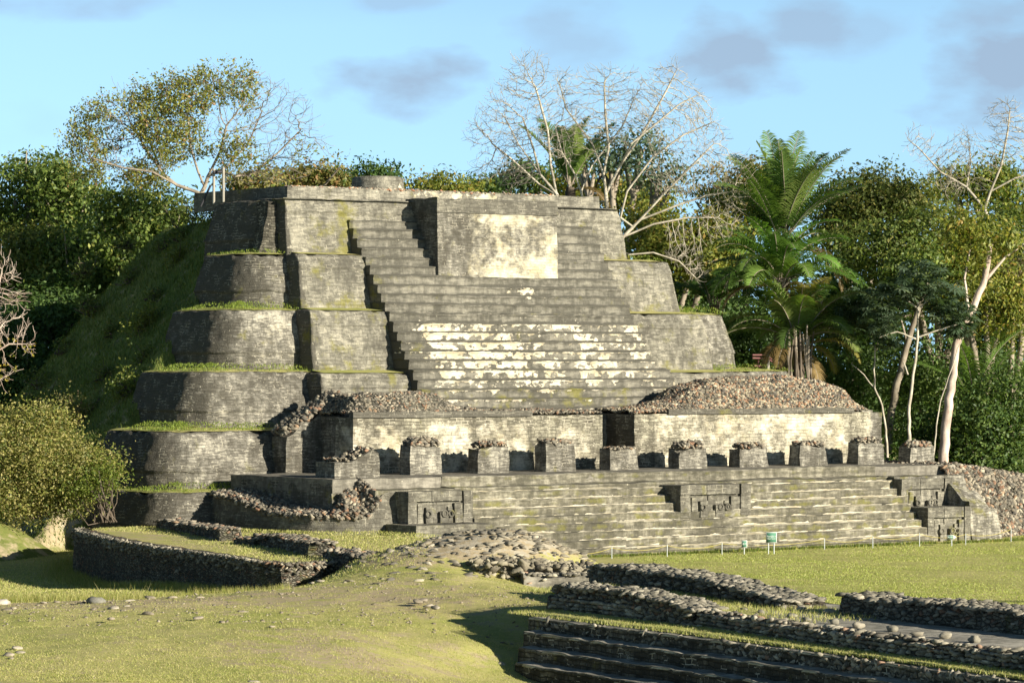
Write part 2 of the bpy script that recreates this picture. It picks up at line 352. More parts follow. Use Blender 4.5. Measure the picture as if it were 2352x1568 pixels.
def sweep(mb, path, nrm, prof, dx=.3, dz=.3, taper=None):
    """path: (N,2) points, nrm: (N,2) outward normals, prof: (M,2) (outward offset, z)"""
    path = np.asarray(path, float); nrm = np.asarray(nrm, float)
    PN = resample(np.concatenate([path, nrm], 1), dx); P, N = PN[:, :2], PN[:, 2:]; N = N / np.linalg.norm(N, axis=1)[:, None]
    pr = resample(prof, dz); n, m = len(P), len(pr)
    s = np.concatenate([[0], np.cumsum(np.linalg.norm(np.diff(P, axis=0), axis=1))]); q = np.concatenate([[0], np.cumsum(np.linalg.norm(np.diff(pr, axis=0), axis=1))])
    V = np.zeros((n, m, 3)); V[:, :, :2] = P[:, None] + N[:, None] * pr[None, :, :1]; V[:, :, 2] = pr[None, :, 1]
    uv = np.stack(np.broadcast_arrays(s[:, None], q[None]), -1)
    mb.add(V, gridfaces(n, m), uv.reshape(-1, 2)); return n, m
def block(mb, u0, u1, v0, v1, z0, z1, d=.25, bat=(0, 0, 0, 0), topf=None, faces='flrbt'):
    """battered box; bat = inset of (left,right,front,back) at the top; topf(u,v)->extra height of the top"""
    nu, nv, nzz = max(1, int(round((u1 - u0) / d))), max(1, int(round((v1 - v0) / d))), max(1, int(round((z1 - z0) / d)))
    def X(a, b, c):
        a, b, c = np.broadcast_arrays(a, b, c)
        uu = u0 + (u1 - u0) * a; vv = v0 + (v1 - v0) * b
        uu = uu + c * (bat[0] * (1 - a) - bat[1] * a); vv = vv + c * (bat[2] * (1 - b) - bat[3] * b)
        z = z0 + (z1 - z0) * c
        if topf is not None: z = z + c * topf(uu, vv)
        return np.stack([uu, vv, z], -1)
    A = np.linspace(0, 1, nu + 1); B = np.linspace(0, 1, nv + 1); Cc = np.linspace(0, 1, nzz + 1)
    def face(V, U, Wd):
        n, m = V.shape[:2]; mb.add(V, gridfaces(n, m), np.stack([U.ravel(), Wd.ravel()], 1))
    if 'f' in faces: V = X(A[:, None], 0., Cc[None]); face(V, V[..., 0], V[..., 2])
    if 'b' in faces: V = X(A[::-1, None], 1., Cc[None]); face(V, V[..., 0], V[..., 2])
    if 'l' in faces: V = X(0., B[::-1, None], Cc[None]); face(V, V[..., 1], V[..., 2])
    if 'r' in faces: V = X(1., B[:, None], Cc[None]); face(V, V[..., 1], V[..., 2])
    if 't' in faces: V = X(A[:, None], B[None], 1.); face(V, V[..., 0], V[..., 1] * .999)
# icosphere
_t = (1 + 5 ** .5) / 2
_iv = np.array([(-1, _t, 0), (1, _t, 0), (-1, -_t, 0), (1, -_t, 0), (0, -1, _t), (0, 1, _t), (0, -1, -_t), (0, 1, -_t), (_t, 0, -1), (_t, 0, 1), (-_t, 0, -1), (-_t, 0, 1)], float)
_if = np.array([(0, 11, 5), (0, 5, 1), (0, 1, 7), (0, 7, 10), (0, 10, 11), (1, 5, 9), (5, 11, 4), (11, 10, 2), (10, 7, 6), (7, 1, 8), (3, 9, 4), (3, 4, 2), (3, 2, 6), (3, 6, 8), (3, 8, 9), (4, 9, 5), (2, 4, 11), (6, 2, 10), (8, 6, 7), (9, 8, 1)])
def _sub(V, F):
    V = list(map(tuple, V)); c = {}; out = []
    def mid(a, b):
        k = (min(a, b), max(a, b))
        if k not in c: V.append(tuple((np.array(V[a]) + np.array(V[b])) / 2)); c[k] = len(V) - 1
        return c[k]
    for a, b, d in F:
        ab, bd, da = mid(a, b), mid(b, d), mid(d, a); out += [(a, ab, da), (b, bd, ab), (d, da, bd), (ab, bd, da)]
    V = np.array(V); return V / np.linalg.norm(V, axis=1)[:, None], np.array(out)
ICO_V, ICO_F = _sub(_iv / np.linalg.norm(_iv[0]), _if)
PAL_RUB = [((.24, .21, .165), 6), ((.16, .147, .122), 7), ((.33, .295, .23), 3), ((.42, .38, .29), 1), ((.25, .155, .105), 2), ((.29, .20, .13), 1), ((.10, .093, .08), 4)]
PAL_GREY = [((.30, .275, .22), 5), ((.22, .205, .165), 6), ((.42, .39, .31), 3), ((.14, .13, .11), 4), ((.36, .24, .17), 1)]
PAL_DARK = [((.19, .178, .145), 6), ((.13, .122, .10), 4), ((.27, .255, .205), 4), ((.36, .33, .27), 2)]
def pick(pal, n, jit=.15):
    c = np.array([p[0] for p in pal]); w = np.array([p[1] for p in pal], float); i = RNG.choice(len(c), n, p=w / w.sum())
    return c[i] * (1 + RNG.uniform(-jit, jit, (n, 1)))
def stones(mb, P, size, pal, flat_=(1, 1, .7), smin=.6, smax=1.4, angular=.28, lo=False, tilt=.35):
    P = np.asarray(P, float); n = len(P)
    if n == 0: return
    BV, BF = (_iv / np.linalg.norm(_iv[0]), _if) if lo else (ICO_V, ICO_F)
    s = size * RNG.uniform(smin, smax, (n, 1)) * (np.array(flat_)[None] * RNG.uniform(.75, 1.25, (n, 3))) * .5
    a = RNG.uniform(0, 2 * math.pi, n); ca, sa = np.cos(a), np.sin(a)
    b = RNG.normal(0, tilt, (n, 2))
    V = BV[None] * (1 + RNG.uniform(-angular, angular, (n, len(BV), 1))) * s[:, None]
    x = V[..., 0] * ca[:, None] - V[..., 1] * sa[:, None]; y = V[..., 0] * sa[:, None] + V[..., 1] * ca[:, None]; z = V[..., 2] + x * b[:, :1] + y * b[:, 1:]
    V = np.stack([x, y, z], -1) + P[:, None]
    F = (BF[None] + (np.arange(n) * len(BV))[:, None, None]).reshape(-1, 3)
    mb.add(V.reshape(-1, 3), F, col=np.repeat(pick(pal, n), len(BV), 0))
def tube(mb, P, R, sides=6, col=(.5, .5, .5)):
    P = np.asarray(P, float); n = len(P); R = np.broadcast_to(R, n)
    T = np.gradient(P, axis=0); T /= np.linalg.norm(T, axis=1)[:, None] + 1e-9
    ref = np.array([.31, .17, .93]) if abs(T[0, 2]) < .9 else np.array([1., .1, 0])
    A = np.cross(T, ref); A /= np.linalg.norm(A, axis=1)[:, None] + 1e-9; B = np.cross(T, A)
    th = np.linspace(0, 2 * math.pi, sides, endpoint=False)
    V = P[:, None] + R[:, None, None] * (np.cos(th)[None, :, None] * A[:, None] + np.sin(th)[None, :, None] * B[:, None])
    j = np.arange(sides); F = []
    for i in range(n - 1): F.append(np.stack([i * sides + j, i * sides + (j + 1) % sides, (i + 1) * sides + (j + 1) % sides, (i + 1) * sides + j], 1))
    mb.add(V.reshape(-1, 3), np.concatenate(F), col=col)
    e = (n - 1) * sides; mb.add(V[-1], np.array([[0, k, k + 1] for k in range(1, sides - 1)]), col=col)

def box(mb, c, s, rot=0):
    x, y, z = s; ca, sa = math.cos(rot), math.sin(rot)
    V = np.array([(i * x / 2, j * y / 2, k * z / 2) for i in (-1, 1) for j in (-1, 1) for k in (-1, 1)])
    V = np.stack([V[:, 0] * ca - V[:, 1] * sa, V[:, 0] * sa + V[:, 1] * ca, V[:, 2]], 1) + np.array(c)
    mb.add(V, np.array([(0, 1, 3, 2), (4, 6, 7, 5), (0, 4, 5, 1), (2, 3, 7, 6), (0, 2, 6, 4), (1, 5, 7, 3)]))

def ell(V, uc, zc, ru, rz):
    d = ((V[:, 0] - uc) / ru) ** 2 + ((V[:, 2] - zc) / rz) ** 2
    return np.clip(1.25 - d, 0, 1)

# ------------------------------------------------------------------ terrain
def terrain_points():
    px = [(0, 1568, .75), (400, 1568, .7), (800, 1568, .5), (1040, 1568, .1), (1130, 1560, -.05), (0, 1480, .85), (400, 1480, .9), (800, 1480, .85), (1080, 1480, .6),
          (0, 1387, .8), (200, 1382, .85), (400, 1374, .95), (600, 1356, 1.1), (720, 1350, 1.15), (950, 1365, 1.2), (1100, 1360, 1.15), (1210, 1365, 1.15), (1210, 1400, 1.15), (1110, 1420, .9), (1150, 1470, .5), (1120, 1500, .35), (1120, 1530, .1),
          (900, 1322, 1.35), (1050, 1318, 1.4), (1180, 1325, 1.0)]
    P = [tuple(atz(*p)) for p in px]
    Y = 121.5
    for x, y in [(740, 1338), (800, 1290), (900, 1262), (1000, 1240), (1130, 1222), (1200, 1226), (1290, 1262), (1370, 1300)]: P.append(tuple(at(x, y, Y)))
    P += [(-19, 117.5, .05), (-14, 117.5, .05), (-10, 118, .1), (-7.5, 124, .3), (-19, 124, -.1), (-16.8, 134.5, -.5), (-14.3, 129, -.12), (-19.2, 141, -.45), (-12, 124.6, .05), (-9.8, 121.4, .2), (-8, 130, .2), (-3, 131, .4), (3, 128, .3), (-22, 135, -.35), (-22, 145, -.3), (-15, 140, -.2),
          (-28, 110, .4), (-30, 125, 0), (-30, 80, .7), (-20, 70, .7), (-5, 70, .4), (4.3, 121, .05), (4.3, 116, .1), (6, 124, 0), (2, 100, .9), (6, 96, .4), (8, 88, 0), (4, 80, 0), (6, 108, .3), (-2, 138, .1), (6, 135, 0), (-10, 145, .1)]
    return np.array(P)
_TP = terrain_points()
def _U(r): return np.where(r > 0, r * r * np.log(r + 1e-9), 0)
def _fit():
    n = len(_TP); D = np.linalg.norm(_TP[:, None, :2] - _TP[None, :, :2], axis=2)
    A = np.zeros((n + 3, n + 3)); A[:n, :n] = _U(D) + np.eye(n) * .6; A[:n, n] = 1; A[:n, n + 1:] = _TP[:, :2]; A[n, :n] = 1; A[n + 1:, :n] = _TP[:, :2].T
    b = np.zeros(n + 3); b[:n] = _TP[:, 2]; return np.linalg.solve(A, b)
_TW = _fit()
def sstep(x, a, b):
    t = np.clip((x - a) / (b - a), 0, 1); return t * t * (3 - 2 * t)
def ground_h(X, Y):
    X = np.asarray(X, float); Y = np.asarray(Y, float); sh = X.shape; x, y = X.ravel(), Y.ravel(); out = np.zeros(len(x))
    for i in range(0, len(x), 20000):
        q = np.stack([x[i:i + 20000], y[i:i + 20000]], 1); D = np.linalg.norm(q[:, None] - _TP[None, :, :2], axis=2)
        out[i:i + 20000] = _U(D) @ _TW[:len(_TP)] + _TW[len(_TP)] + q @ _TW[len(_TP) + 1:]
    w = sstep(x, -34, -26) * (1 - sstep(x, 4.3, 7.5)) * sstep(y, 62, 72) * (1 - sstep(y, 142, 150))
    z = np.clip(out, -.6, 2.6) * w
    P = np.stack([x, y, x * 0], 1)
    hill = np.clip(z, 0, 1)
    z = z + fbm(P, .35, 3, 5) * (.03 + .09 * hill) + vnoise(P, 2.2, 9) * .025 * hill
    return z.reshape(sh)
def axis_pts(a, b, d, lo, hi):
    mid = np.arange(a, b + d / 2, d); L = [a]; s = d
    while L[-1] > lo: s *= 1.35; L.append(L[-1] - s)
    R = [b]; s = d
    while R[-1] < hi: s *= 1.35; R.append(R[-1] + s)
    return np.concatenate([L[1:][::-1], mid, R[1:]])
def make_ground():
    xs = axis_pts(-32, 32, .28, -1500, 1500); ys = axis_pts(70, 152, .28, -60, 3000)
    X, Y = np.meshgrid(xs, ys, indexing='ij'); Z = ground_h(X, Y)
    V = np.stack([X, Y, Z], -1).reshape(-1, 3); w = np.zeros((len(V), 3))
    # dry trodden patches and rubble showing through on the near slope and on the mound
    m = np.exp(-((V[:, 1] - 106) / 5) ** 2) * np.clip((3 - V[:, 0]) / 6, 0, 1); w[:, 0] = .20 + .34 * m
    w[:, 0] += .35 * np.exp(-((V[:, 0] + 5) / 3) ** 2 - ((V[:, 1] - 90) / 5) ** 2)
    mm = np.clip((V[:, 2] - 1.25) / .6, 0, 1); w[:, 1] = .60 * mm; w[:, 0] += .60 * mm
    flatm = (V[:, 2] < .12) & (V[:, 1] > 112); w[flatm, 0] = .12
    pl = sstep(V[:, 1], 148, 160) * 0; w[:, 0] += pl
    o = mesh_obj('ground', V, gridfaces(len(xs), len(ys)), 'ground', base=(0, 0, 0), wx=w, uv=V[:, :2], smooth=True)
    o['kind'] = 'structure'; return o
make_ground()

def mound_z(u, v):
    u = np.asarray(u, float); v = np.asarray(v, float)
    v0 = np.interp(u, [-18, -16, -13.4, -10.7, -7.9, -5.6, -3], [18.5, 19.6, 20.2, 21.4, 23.1, 24.5, 25.5])
    du = np.maximum(-1.9 + .16 * (v - 25) - u, 0) * 1.14 + np.maximum(u - 16.5, 0) * 1.4
    dvf = np.maximum(v0 - v, 0) * 1.7; dvb = np.maximum(v - 37.5, 0) * 1.15
    z = np.maximum(16.65 - np.sqrt(du ** 2 + dvb ** 2 + .6) - dvf, -1.0)
    z = z + 2.6 * np.exp(-((u + 21.5) ** 2 + (v - 17.5) ** 2) / 13.0) + 2.0 * np.exp(-((u + 17.2) ** 2 + (v - 24.3) ** 2) / 12.0)
    z = z + 1.2 * np.exp(-((u + 14.8) ** 2 + (v - 25.0) ** 2) / 4.0)
    P = np.stack([u.ravel(), v.ravel(), u.ravel() * 0], 1)
    return z + (.35 * fbm(P, .25, 3, 3) + .12 * fbm(P, 1.1, 3, 4)).reshape(u.shape)
def make_mound():
    us = np.arange(-30, 40, .4); vs = np.arange(8.0, 62, .4)
    Ug, Vg = np.meshgrid(us, vs, indexing='ij'); Z = np.maximum(mound_z(Ug, Vg), -1.5)
    V = np.stack([Ug, Vg, Z], -1).reshape(-1, 3); w = np.zeros((len(V), 3)); w[:, 0] = .18; w[:, 1] = .12
    rock = np.exp(-((V[:, 0] + 16.3) ** 2 / 2.0 + (V[:, 1] - 20.4) ** 2 / 5)); w[:, 1] += .5 * rock; w[:, 0] += .4 * rock
    low = np.exp(-((V[:, 0] + 18) ** 2 + (V[:, 1] - 19) ** 2) / 60); w[:, 0] += .15 * low
    o = mesh_obj('hill', V, gridfaces(len(us), len(vs)), 'hillgrass', frame='L', base=(-5, 25, 0), wx=w, uv=V[:, :2], smooth=True); o['kind'] = 'structure'
make_mound()

# ------------------------------------------------------------------ the pyramid temple
T = thing('stone_temple', 'grey stepped Maya pyramid with tall central stairs, rounded terraces and overgrown left side', 'temple', (7.7, 20, 0))
def corner_path(uL, uR, vF, R, side):
    P, N = [], []
    for d in np.linspace(side, 0, 6)[:-1]: P.append((uL, vF + R + d)); N.append((-1, 0))
    for th in np.linspace(90, 0, 14):
        t = math.radians(th); P.append((uL + R - R * math.sin(t), vF + R - R * math.cos(t))); N.append((-math.sin(t), -math.cos(t)))
    if uR is not None:
        for th in np.linspace(0, 90, 12):
            t = math.radians(th); P.append((uR - R + R * math.sin(t), vF + R - R * math.cos(t))); N.append((math.sin(t), -math.cos(t)))
        for d in np.linspace(0, 4, 3)[1:]: P.append((uR, vF + R + d)); N.append((1, 0))
    return P, N
def tier(uL, uR, vF, z0, z1, R=3.0, side=2.0, rend=None, ledge=1.6, plaster=None):
    H = z1 - z0; P, N = corner_path(uL, uR if uR is not None else None, vF, R, side)
    if uR is None: P.append((rend, vF)); N.append((0, -1))
    bat = .27 * H
    prof = [(bat, z0 - .3), (bat * .80, z0 + .30 * H), (bat * .80 + .07, z0 + .31 * H), (.03, z1 - .05), (-.08, z1 + .02), (-ledge, z1 + .05)]
    mb = MB(); sweep(mb, P, N, prof, .15, .11)
    def wf(V):
        w = np.zeros((len(V), 3)); k = (V[:, 2] - z0) / H
        w[:, 0] = .34 * np.exp(-((k - .25) / .05) ** 2) * np.clip(1 - k, 0, 1) + .03
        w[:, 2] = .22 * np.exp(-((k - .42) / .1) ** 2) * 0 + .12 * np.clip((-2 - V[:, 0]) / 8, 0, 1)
        w[:, 2] += .45 * np.clip((uL + .9 - V[:, 0]) / .9, 0, 1) - .06; w[:, 1] = .10 * np.clip((V[:, 0] + 6) / 3, 0, 1) + .12 * (k < .1)  # left side faces darkened: black staining plus shade put into the colour
        if plaster: 
            uc, zc, ru, rz, a = plaster; w[:, 0] += a * ell(V, uc, zc, ru, rz)
        return w
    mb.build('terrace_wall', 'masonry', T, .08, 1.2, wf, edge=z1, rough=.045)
    if z1 > 16: return
    g = MB(); sweep(g, P, N, [(-.12, z1 + .03), (-.5, z1 + .10), (-ledge - .6, z1 + .22)], .35, .35)
    g.build('ledge_grass', 'ground', T, .06, 1.2, wx=(.12, 0, 0))
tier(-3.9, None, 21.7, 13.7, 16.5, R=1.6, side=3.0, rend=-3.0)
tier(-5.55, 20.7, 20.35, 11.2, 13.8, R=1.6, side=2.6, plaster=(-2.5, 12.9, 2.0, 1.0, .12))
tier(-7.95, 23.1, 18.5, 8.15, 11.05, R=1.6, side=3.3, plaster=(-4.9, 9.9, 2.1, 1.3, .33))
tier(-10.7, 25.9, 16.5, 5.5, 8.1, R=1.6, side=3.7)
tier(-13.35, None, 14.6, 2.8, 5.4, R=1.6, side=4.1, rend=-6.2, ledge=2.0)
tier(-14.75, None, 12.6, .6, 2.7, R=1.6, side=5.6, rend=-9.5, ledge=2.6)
# ruined left shoulder of the top terrace
mb = MB(); block(mb, -4.6, -3.2, 21.0, 24.0, 13.6, 16.4, .3, (.9, 0, .5, 0)); mb.build('terrace_wall', 'old', T, .22, 1.1, wx=(.1, 0, .2))
def outset(uL, uR, vT, z0, z1, dv):
    H = z1 - z0; mb = MB(); rr = .10
    P = [(uL, vT + 2.6), (uL, vT + rr), (uL + .03, vT + .03), (uL + rr, vT), (uR - rr, vT), (uR - .03, vT + .03), (uR, vT + rr), (uR, vT + 2.6)]
    N = [(-1, 0), (-1, 0), (-.7, -.7), (0, -1), (0, -1), (.7, -.7), (1, 0), (1, 0)]
    prof = [(dv, z0 - .2), (dv * .30 + .0, z0 + .74 * H), (dv * .30 + .06, z0 + .75 * H), (.04, z1 - .04), (-.06, z1 + .02), (-1.6, z1 + .05)]
    N = [(n[0] * .35, n[1] if abs(n[1]) < .5 else -1) for n in N]; N[2] = (-.35, -1); N[5] = (.35, -1)
    # keep the sideways batter smaller than the forward one
    PN = []; sweep_n = np.array(N, float); path = np.array(P, float)
    # manual sweep without renormalising
    A = resample(np.concatenate([path, sweep_n], 1), .15); pr = resample(prof, .11); n, m = len(A), len(pr)
    s_ = np.concatenate([[0], np.cumsum(np.linalg.norm(np.diff(A[:, :2], axis=0), axis=1))]); q = np.concatenate([[0], np.cumsum(np.linalg.norm(np.diff(pr, axis=0), axis=1))])
    V = np.zeros((n, m, 3)); V[:, :, :2] = A[:, None, :2] + A[:, None, 2:] * pr[None, :, :1]; V[:, :, 2] = pr[None, :, 1]
    mb.add(V, gridfaces(n, m), np.stack(np.broadcast_arrays(s_[:, None], q[None]), -1).reshape(-1, 2))
    def wf(V):
        k = (V[:, 2] - z0) / H; w = np.zeros((len(V), 3)); w[:, 1] = .14 + .14 * (k < .15) + .14 * np.clip((V[:, 0] + 1.5) / 2, 0, 1) * (V[:, 0] < 1); w[:, 2] = -.05 + .7 * (V[:, 0] < uL + .02); return w  # left side painted darker to deepen its shadow band
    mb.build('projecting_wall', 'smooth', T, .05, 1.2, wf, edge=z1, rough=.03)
    if z1 > 16: return
    g = MB(); g.add([(uL + .3, vT + .15, z1 + .04), (uR - .3, vT + .15, z1 + .04), (uR - .3, vT + 1.2, z1 + .16), (uL + .3, vT + 1.2, z1 + .16)], [(0, 1, 2, 3)]); g.build('ledge_grass', 'ground', T, 0, 1, wx=(.15, 0, 0))
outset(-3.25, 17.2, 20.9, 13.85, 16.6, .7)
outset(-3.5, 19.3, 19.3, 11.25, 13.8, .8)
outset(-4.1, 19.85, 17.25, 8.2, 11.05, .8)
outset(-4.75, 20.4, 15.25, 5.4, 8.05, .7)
# summit wall and floor, round altar on it
mb = MB(); block(mb, -2.15, 17.2, 22.4, 31.5, 16.3, 17.28, .35, (.05, .05, .05, 0), faces='flrt')
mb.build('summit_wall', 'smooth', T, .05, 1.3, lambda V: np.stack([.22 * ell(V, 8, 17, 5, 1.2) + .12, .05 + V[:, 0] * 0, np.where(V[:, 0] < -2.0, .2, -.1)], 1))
mb = MB(); block(mb, -3.4, 17.2, 20.6, 24, 16.0, 16.55, .5, faces='t'); mb.build('summit_floor', 'flag', T, .04)
rb = MB(); n = 500; P = np.stack([RNG.uniform(-2.1, 14.6, n), RNG.uniform(22.45, 22.8, n), np.full(n, 17.27)], 1); stones(rb, P, .16, [((.34, .17, .10), 3), ((.45, .40, .30), 3), ((.25, .22, .18), 3)], (1.2, 1, .4), lo=True)
rb.build('rubble_capping', 'rubble', T)
mb = MB(); th = np.linspace(0, 2 * math.pi, 49)[:-1]
prof = resample([(1.42, 17.2), (1.33, 18.18), (1.2, 18.24), (0.0, 18.26)], .2); V = np.stack([6.9 + prof[None, :, 0] * np.cos(th)[:, None], 28 + prof[None, :, 0] * np.sin(th)[:, None], np.broadcast_to(prof[None, :, 1], (48, len(prof)))], -1)
mb.add(V, gridfaces(48, len(prof), closed=True), np.stack([np.broadcast_to(th[:, None] * 1.4, (48, len(prof))), np.broadcast_to(prof[None, :, 1], (48, len(prof)))], -1).reshape(-1, 2))
A_ = mb.build('round_altar', 'smooth', None, .03, 2, lambda V: np.stack([.34 * np.clip((V[:, 0] - 6.3) / 1.0, 0, 1), V[:, 0] * 0, .1 * np.clip((6.5 - V[:, 0]), 0, 1)], 1), frame='L', base=(6.9, 28, 17.2))
tag(A_, 'low round stone altar drum on top of the pyramid', 'altar')
# central block
mb = MB(); block(mb, 4.2, 11.55, 18.42, 21.2, 12.0, 16.05, .25, (.03, .03, .18, 0), faces='flr')
mb.build('central_block', 'masonry', T, .06, 1.2, lambda V: np.stack([.27 + .30 * ell(V, 8.6, 14.2, 3.8, 2.6) - .18 * ell(V, 5.4, 14.8, .9, 1.6) + .22 * ell(V, 9.4, 12.9, 3.2, 1.0) + .2 * ell(V, 11.2, 14, .5, 1.6) + .25 * ell(V, 7.8, 15.85, 3, .35), .12 * (V[:, 2] < 13.4), .08 * (V[:, 0] < 6.5)], 1))
mb = MB(); block(mb, 4.16, 11.56, 18.52, 21.4, 16.0, 16.75, .25, (.02, .02, .03, 0)); mb.build('block_cornice', 'smooth', T, .04, 1.2, edge=16.75, wx=(.06, 0, .22))
# stairs
def stairs(prof, u0f, u1f, mat, name, parent, amp, wf, du=.3, dz=.15, bull=.03):
    pr = resample(prof, dz); n = int((max(u1f(z) for z in pr[:, 1]) - min(u0f(z) for z in pr[:, 1])) / du)
    t = np.linspace(0, 1, n)[:, None]; u0 = np.array([u0f(z) for z in pr[:, 1]])[None]; u1 = np.array([u1f(z) for z in pr[:, 1]])[None]
    U = u0 + (u1 - u0) * t; V = np.stack([U, np.broadcast_to(pr[None, :, 0], U.shape), np.broadcast_to(pr[None, :, 1], U.shape)], -1)
    q = np.concatenate([[0], np.cumsum(np.linalg.norm(np.diff(pr, axis=0), axis=1))])
    mb = MB(); mb.add(V, gridfaces(n, len(pr)), np.stack([U, np.broadcast_to(V[..., 2], U.shape)], -1).reshape(-1, 2))
    for side in (0, -1):
        S = V[side]; B = S.copy(); B[:, 1] = pr[:, 0].max() + .6
        mb.add(np.stack([S, B], 1), gridfaces(len(pr), 2)[:, ::-1], np.stack([np.stack([S[:, 1], B[:, 1]], 1), np.stack([S[:, 2], B[:, 2]], 1)], -1).reshape(-1, 2))
    mb.V = [wob(v_, .03, 3.6, 5) + np.stack([v_[:, 0] * 0, .05 * vnoise(v_ * [.35, 1.1, 1.1], 1, 77), .055 * vnoise(v_ * [.3, 1.3, 1.3], 1, 78)], 1) for v_ in mb.V]; return mb.build(name, mat, parent, amp, 1.1, wf)
prof = []
for i in range(22, 0, -1):
    z = 16.06 - .46 * i; v = 20.75 - .35 * i
    prof += [(v + .01, z - .46), (v + .0, z - .40), (v + .015, z - .10), (v - .02, z - .085), (v - .03, z - .03), (v + .03, z)]
prof += [(20.72, 15.6), (20.72, 16.03), (20.78, 16.06), (21.2, 16.08)]
def swf(V):
    w = np.zeros((len(V), 3)); z = V[:, 2]
    w[:, 0] = .05 + .32 * sstep(z, 11.0, 10.3) * sstep(V[:, 0], .8, 2.2) * (1 - .5 * sstep(z, 7.6, 6.8)) + .10 * sstep(V[:, 0], 9, 4) * sstep(z, 10.8, 10) - .05 * np.abs(z - 13)/3*0
    w[:, 0] += .25 * ell(V, 9.3, 12.0, 1.8, .5)
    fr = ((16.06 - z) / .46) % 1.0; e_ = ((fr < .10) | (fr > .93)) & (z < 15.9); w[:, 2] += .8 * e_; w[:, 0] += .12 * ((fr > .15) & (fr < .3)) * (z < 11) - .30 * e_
    w[:, 2] += .8 * (V[:, 0] < .25); w[:, 1] = .22 * np.clip(1.6 - V[:, 0], 0, 1) * (z > 8) + .2 * (z < 7.3); return w  # left stair side coloured near black, shade painted in
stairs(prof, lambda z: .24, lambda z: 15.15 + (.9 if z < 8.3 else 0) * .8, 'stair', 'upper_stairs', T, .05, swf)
# rear court floor behind the ruined gallery
mb = MB(); block(mb, -6, 28, 12.4, 17.4, 3.3, 6.0, .5, faces='ft'); mb.build('court_wall', 'masonry', T, .05, 1, wx=(0, .2, 0))

# ------------------------------------------------------------------ front platform (part of the temple)
mb = MB(); fz = 3.5
block(mb, -11.0, 25.7, 4.42, 13.0, 2.9, fz, .3, faces='flrt'); block(mb, 25.72, 27.9, 7.0, 13.0, 2.9, fz - .004, .3, faces='flrt')
mb.build('gallery_floor', 'flag', T, .035, 1.0, lambda V: np.stack([.12 * (V[:, 2] < 3.3) * (V[:, 1] < 5), .25 * (V[:, 2] < 3.25), V[:, 0] * 0], 1))
prof = []
for k in range(0, 9):
    v = .38 * (k + 1) - .1; z0_, z1_ = .36 * k - .02 * (k == 0), .36 * (k + 1) - (.02 if k < 8 else .18)
    if k == 8: z1_ = 3.06
    prof += [(v, z0_ - (.3 if k == 0 else 0)), (v + .0, z1_ - .05), (v - .02, z1_ - .03), (v + .03, z1_)]
prof += [(4.38, 3.08), (4.38, 3.46), (4.34, 3.49), (4.5, 3.53)]
def lwf(V):
    w = np.zeros((len(V), 3)); k = ((V[:, 2] - .02) / .36) % 1.0; w[:, 0] = .0 + .60 * (k > .84) * (V[:, 2] < 3.2) + .12 * sstep(V[:, 0], 6, 16); w[:, 1] = .04 + .13 * (k < .5) - .25 * (k > .8); w[:, 2] = .25 * (k < .2); w[:, 1] +=  0 - .1 * (V[:, 2] > 2.9); return w
stairs(prof, lambda z: -5.3, lambda z: 20.35, 'lowstair', 'lower_stairs', T, .05, lwf, dz=.12)
# left part of the platform: side wall and the face beside the steps
mb = MB(); block(mb, -11.0, -5.2, 4.46, 12, .4, 3.3, .25, (0, 0, .03, 0), faces='flt')
mb.build('platform_wall', 'masonry', T, .06, 1.2, wx=(0, .18, .05))
mb = MB(); block(mb, -9.7, -5.2, 2.95, 4.5, .4, 3.04, .25, (0, 0, .05, 0), faces='flt'); mb.build('platform_edge', 'lowstair', T, .04, 1.2, wx=(.1, .1, 0))
# low bench stone at the foot
mb = MB(); block(mb, -5.0, 20.0, -.15, .4, -.2, .14, .3); mb.build('foot_course', 'lowstair', T, .05, 1.3, wx=(.16, .15, 0))

# right end of the platform
mb = MB(); block(mb, 20.2, 25.6, 2.5, 13, -.3, 3.04, .3, (0, .8, .35, 0)); mb.build('platform_wall', 'masonry', T, .08, 1.2, wx=(.1, .2, 0))
mb = MB(); block(mb, 23.2, 25.3, .55, 3.5, -.3, 1.85, .25, (0, .25, .2, 0), topf=lambda u, v: -.25 * (u - 23.2) + .9 * np.clip(v - 1.2, 0, 1)); mb.build('corner_wall', 'masonry', T, .06, 1.3, wx=(.28, .2, -.1))
def mass(name, label, uu, vv, zf, npx, size, pal, z0=None, mat='old', flat_=(1, 1, .7), parent=None, cat='ruin'):
    """rubble mass: heightfield z=zf(u,v) packed with stones"""
    Ug, Vg = np.meshgrid(np.linspace(*uu), np.linspace(*vv), indexing='ij'); Z = zf(Ug, Vg); V = np.stack([Ug, Vg, Z], -1).reshape(-1, 3)
    mb = MB(); mb.add(V, gridfaces(*Ug.shape), np.stack([V[:, 0], V[:, 2]], 1)); mb.build('core', mat, parent, .04, 1, wx=(0, 0, .1))
    # sample by surface area
    a = RNG.uniform(uu[0], uu[1], npx * 6); b = RNG.uniform(vv[0], vv[1], npx * 6); e = .05
    gx = (zf(a + e, b) - zf(a - e, b)) / (2 * e); gy = (zf(a, b + e) - zf(a, b - e)) / (2 * e); w = np.sqrt(1 + gx ** 2 + gy ** 2); w /= w.max()
    k = np.where(RNG.uniform(0, 1, len(a)) < np.clip(w * 1.2, 0, 1))[0][:npx]
    P = np.stack([a[k], b[k], zf(a[k], b[k])], 1); st = MB(); stones(st, P, size, pal, flat_); o = st.build('rubble_stones', 'rubble', parent); o['kind'] = 'stuff'
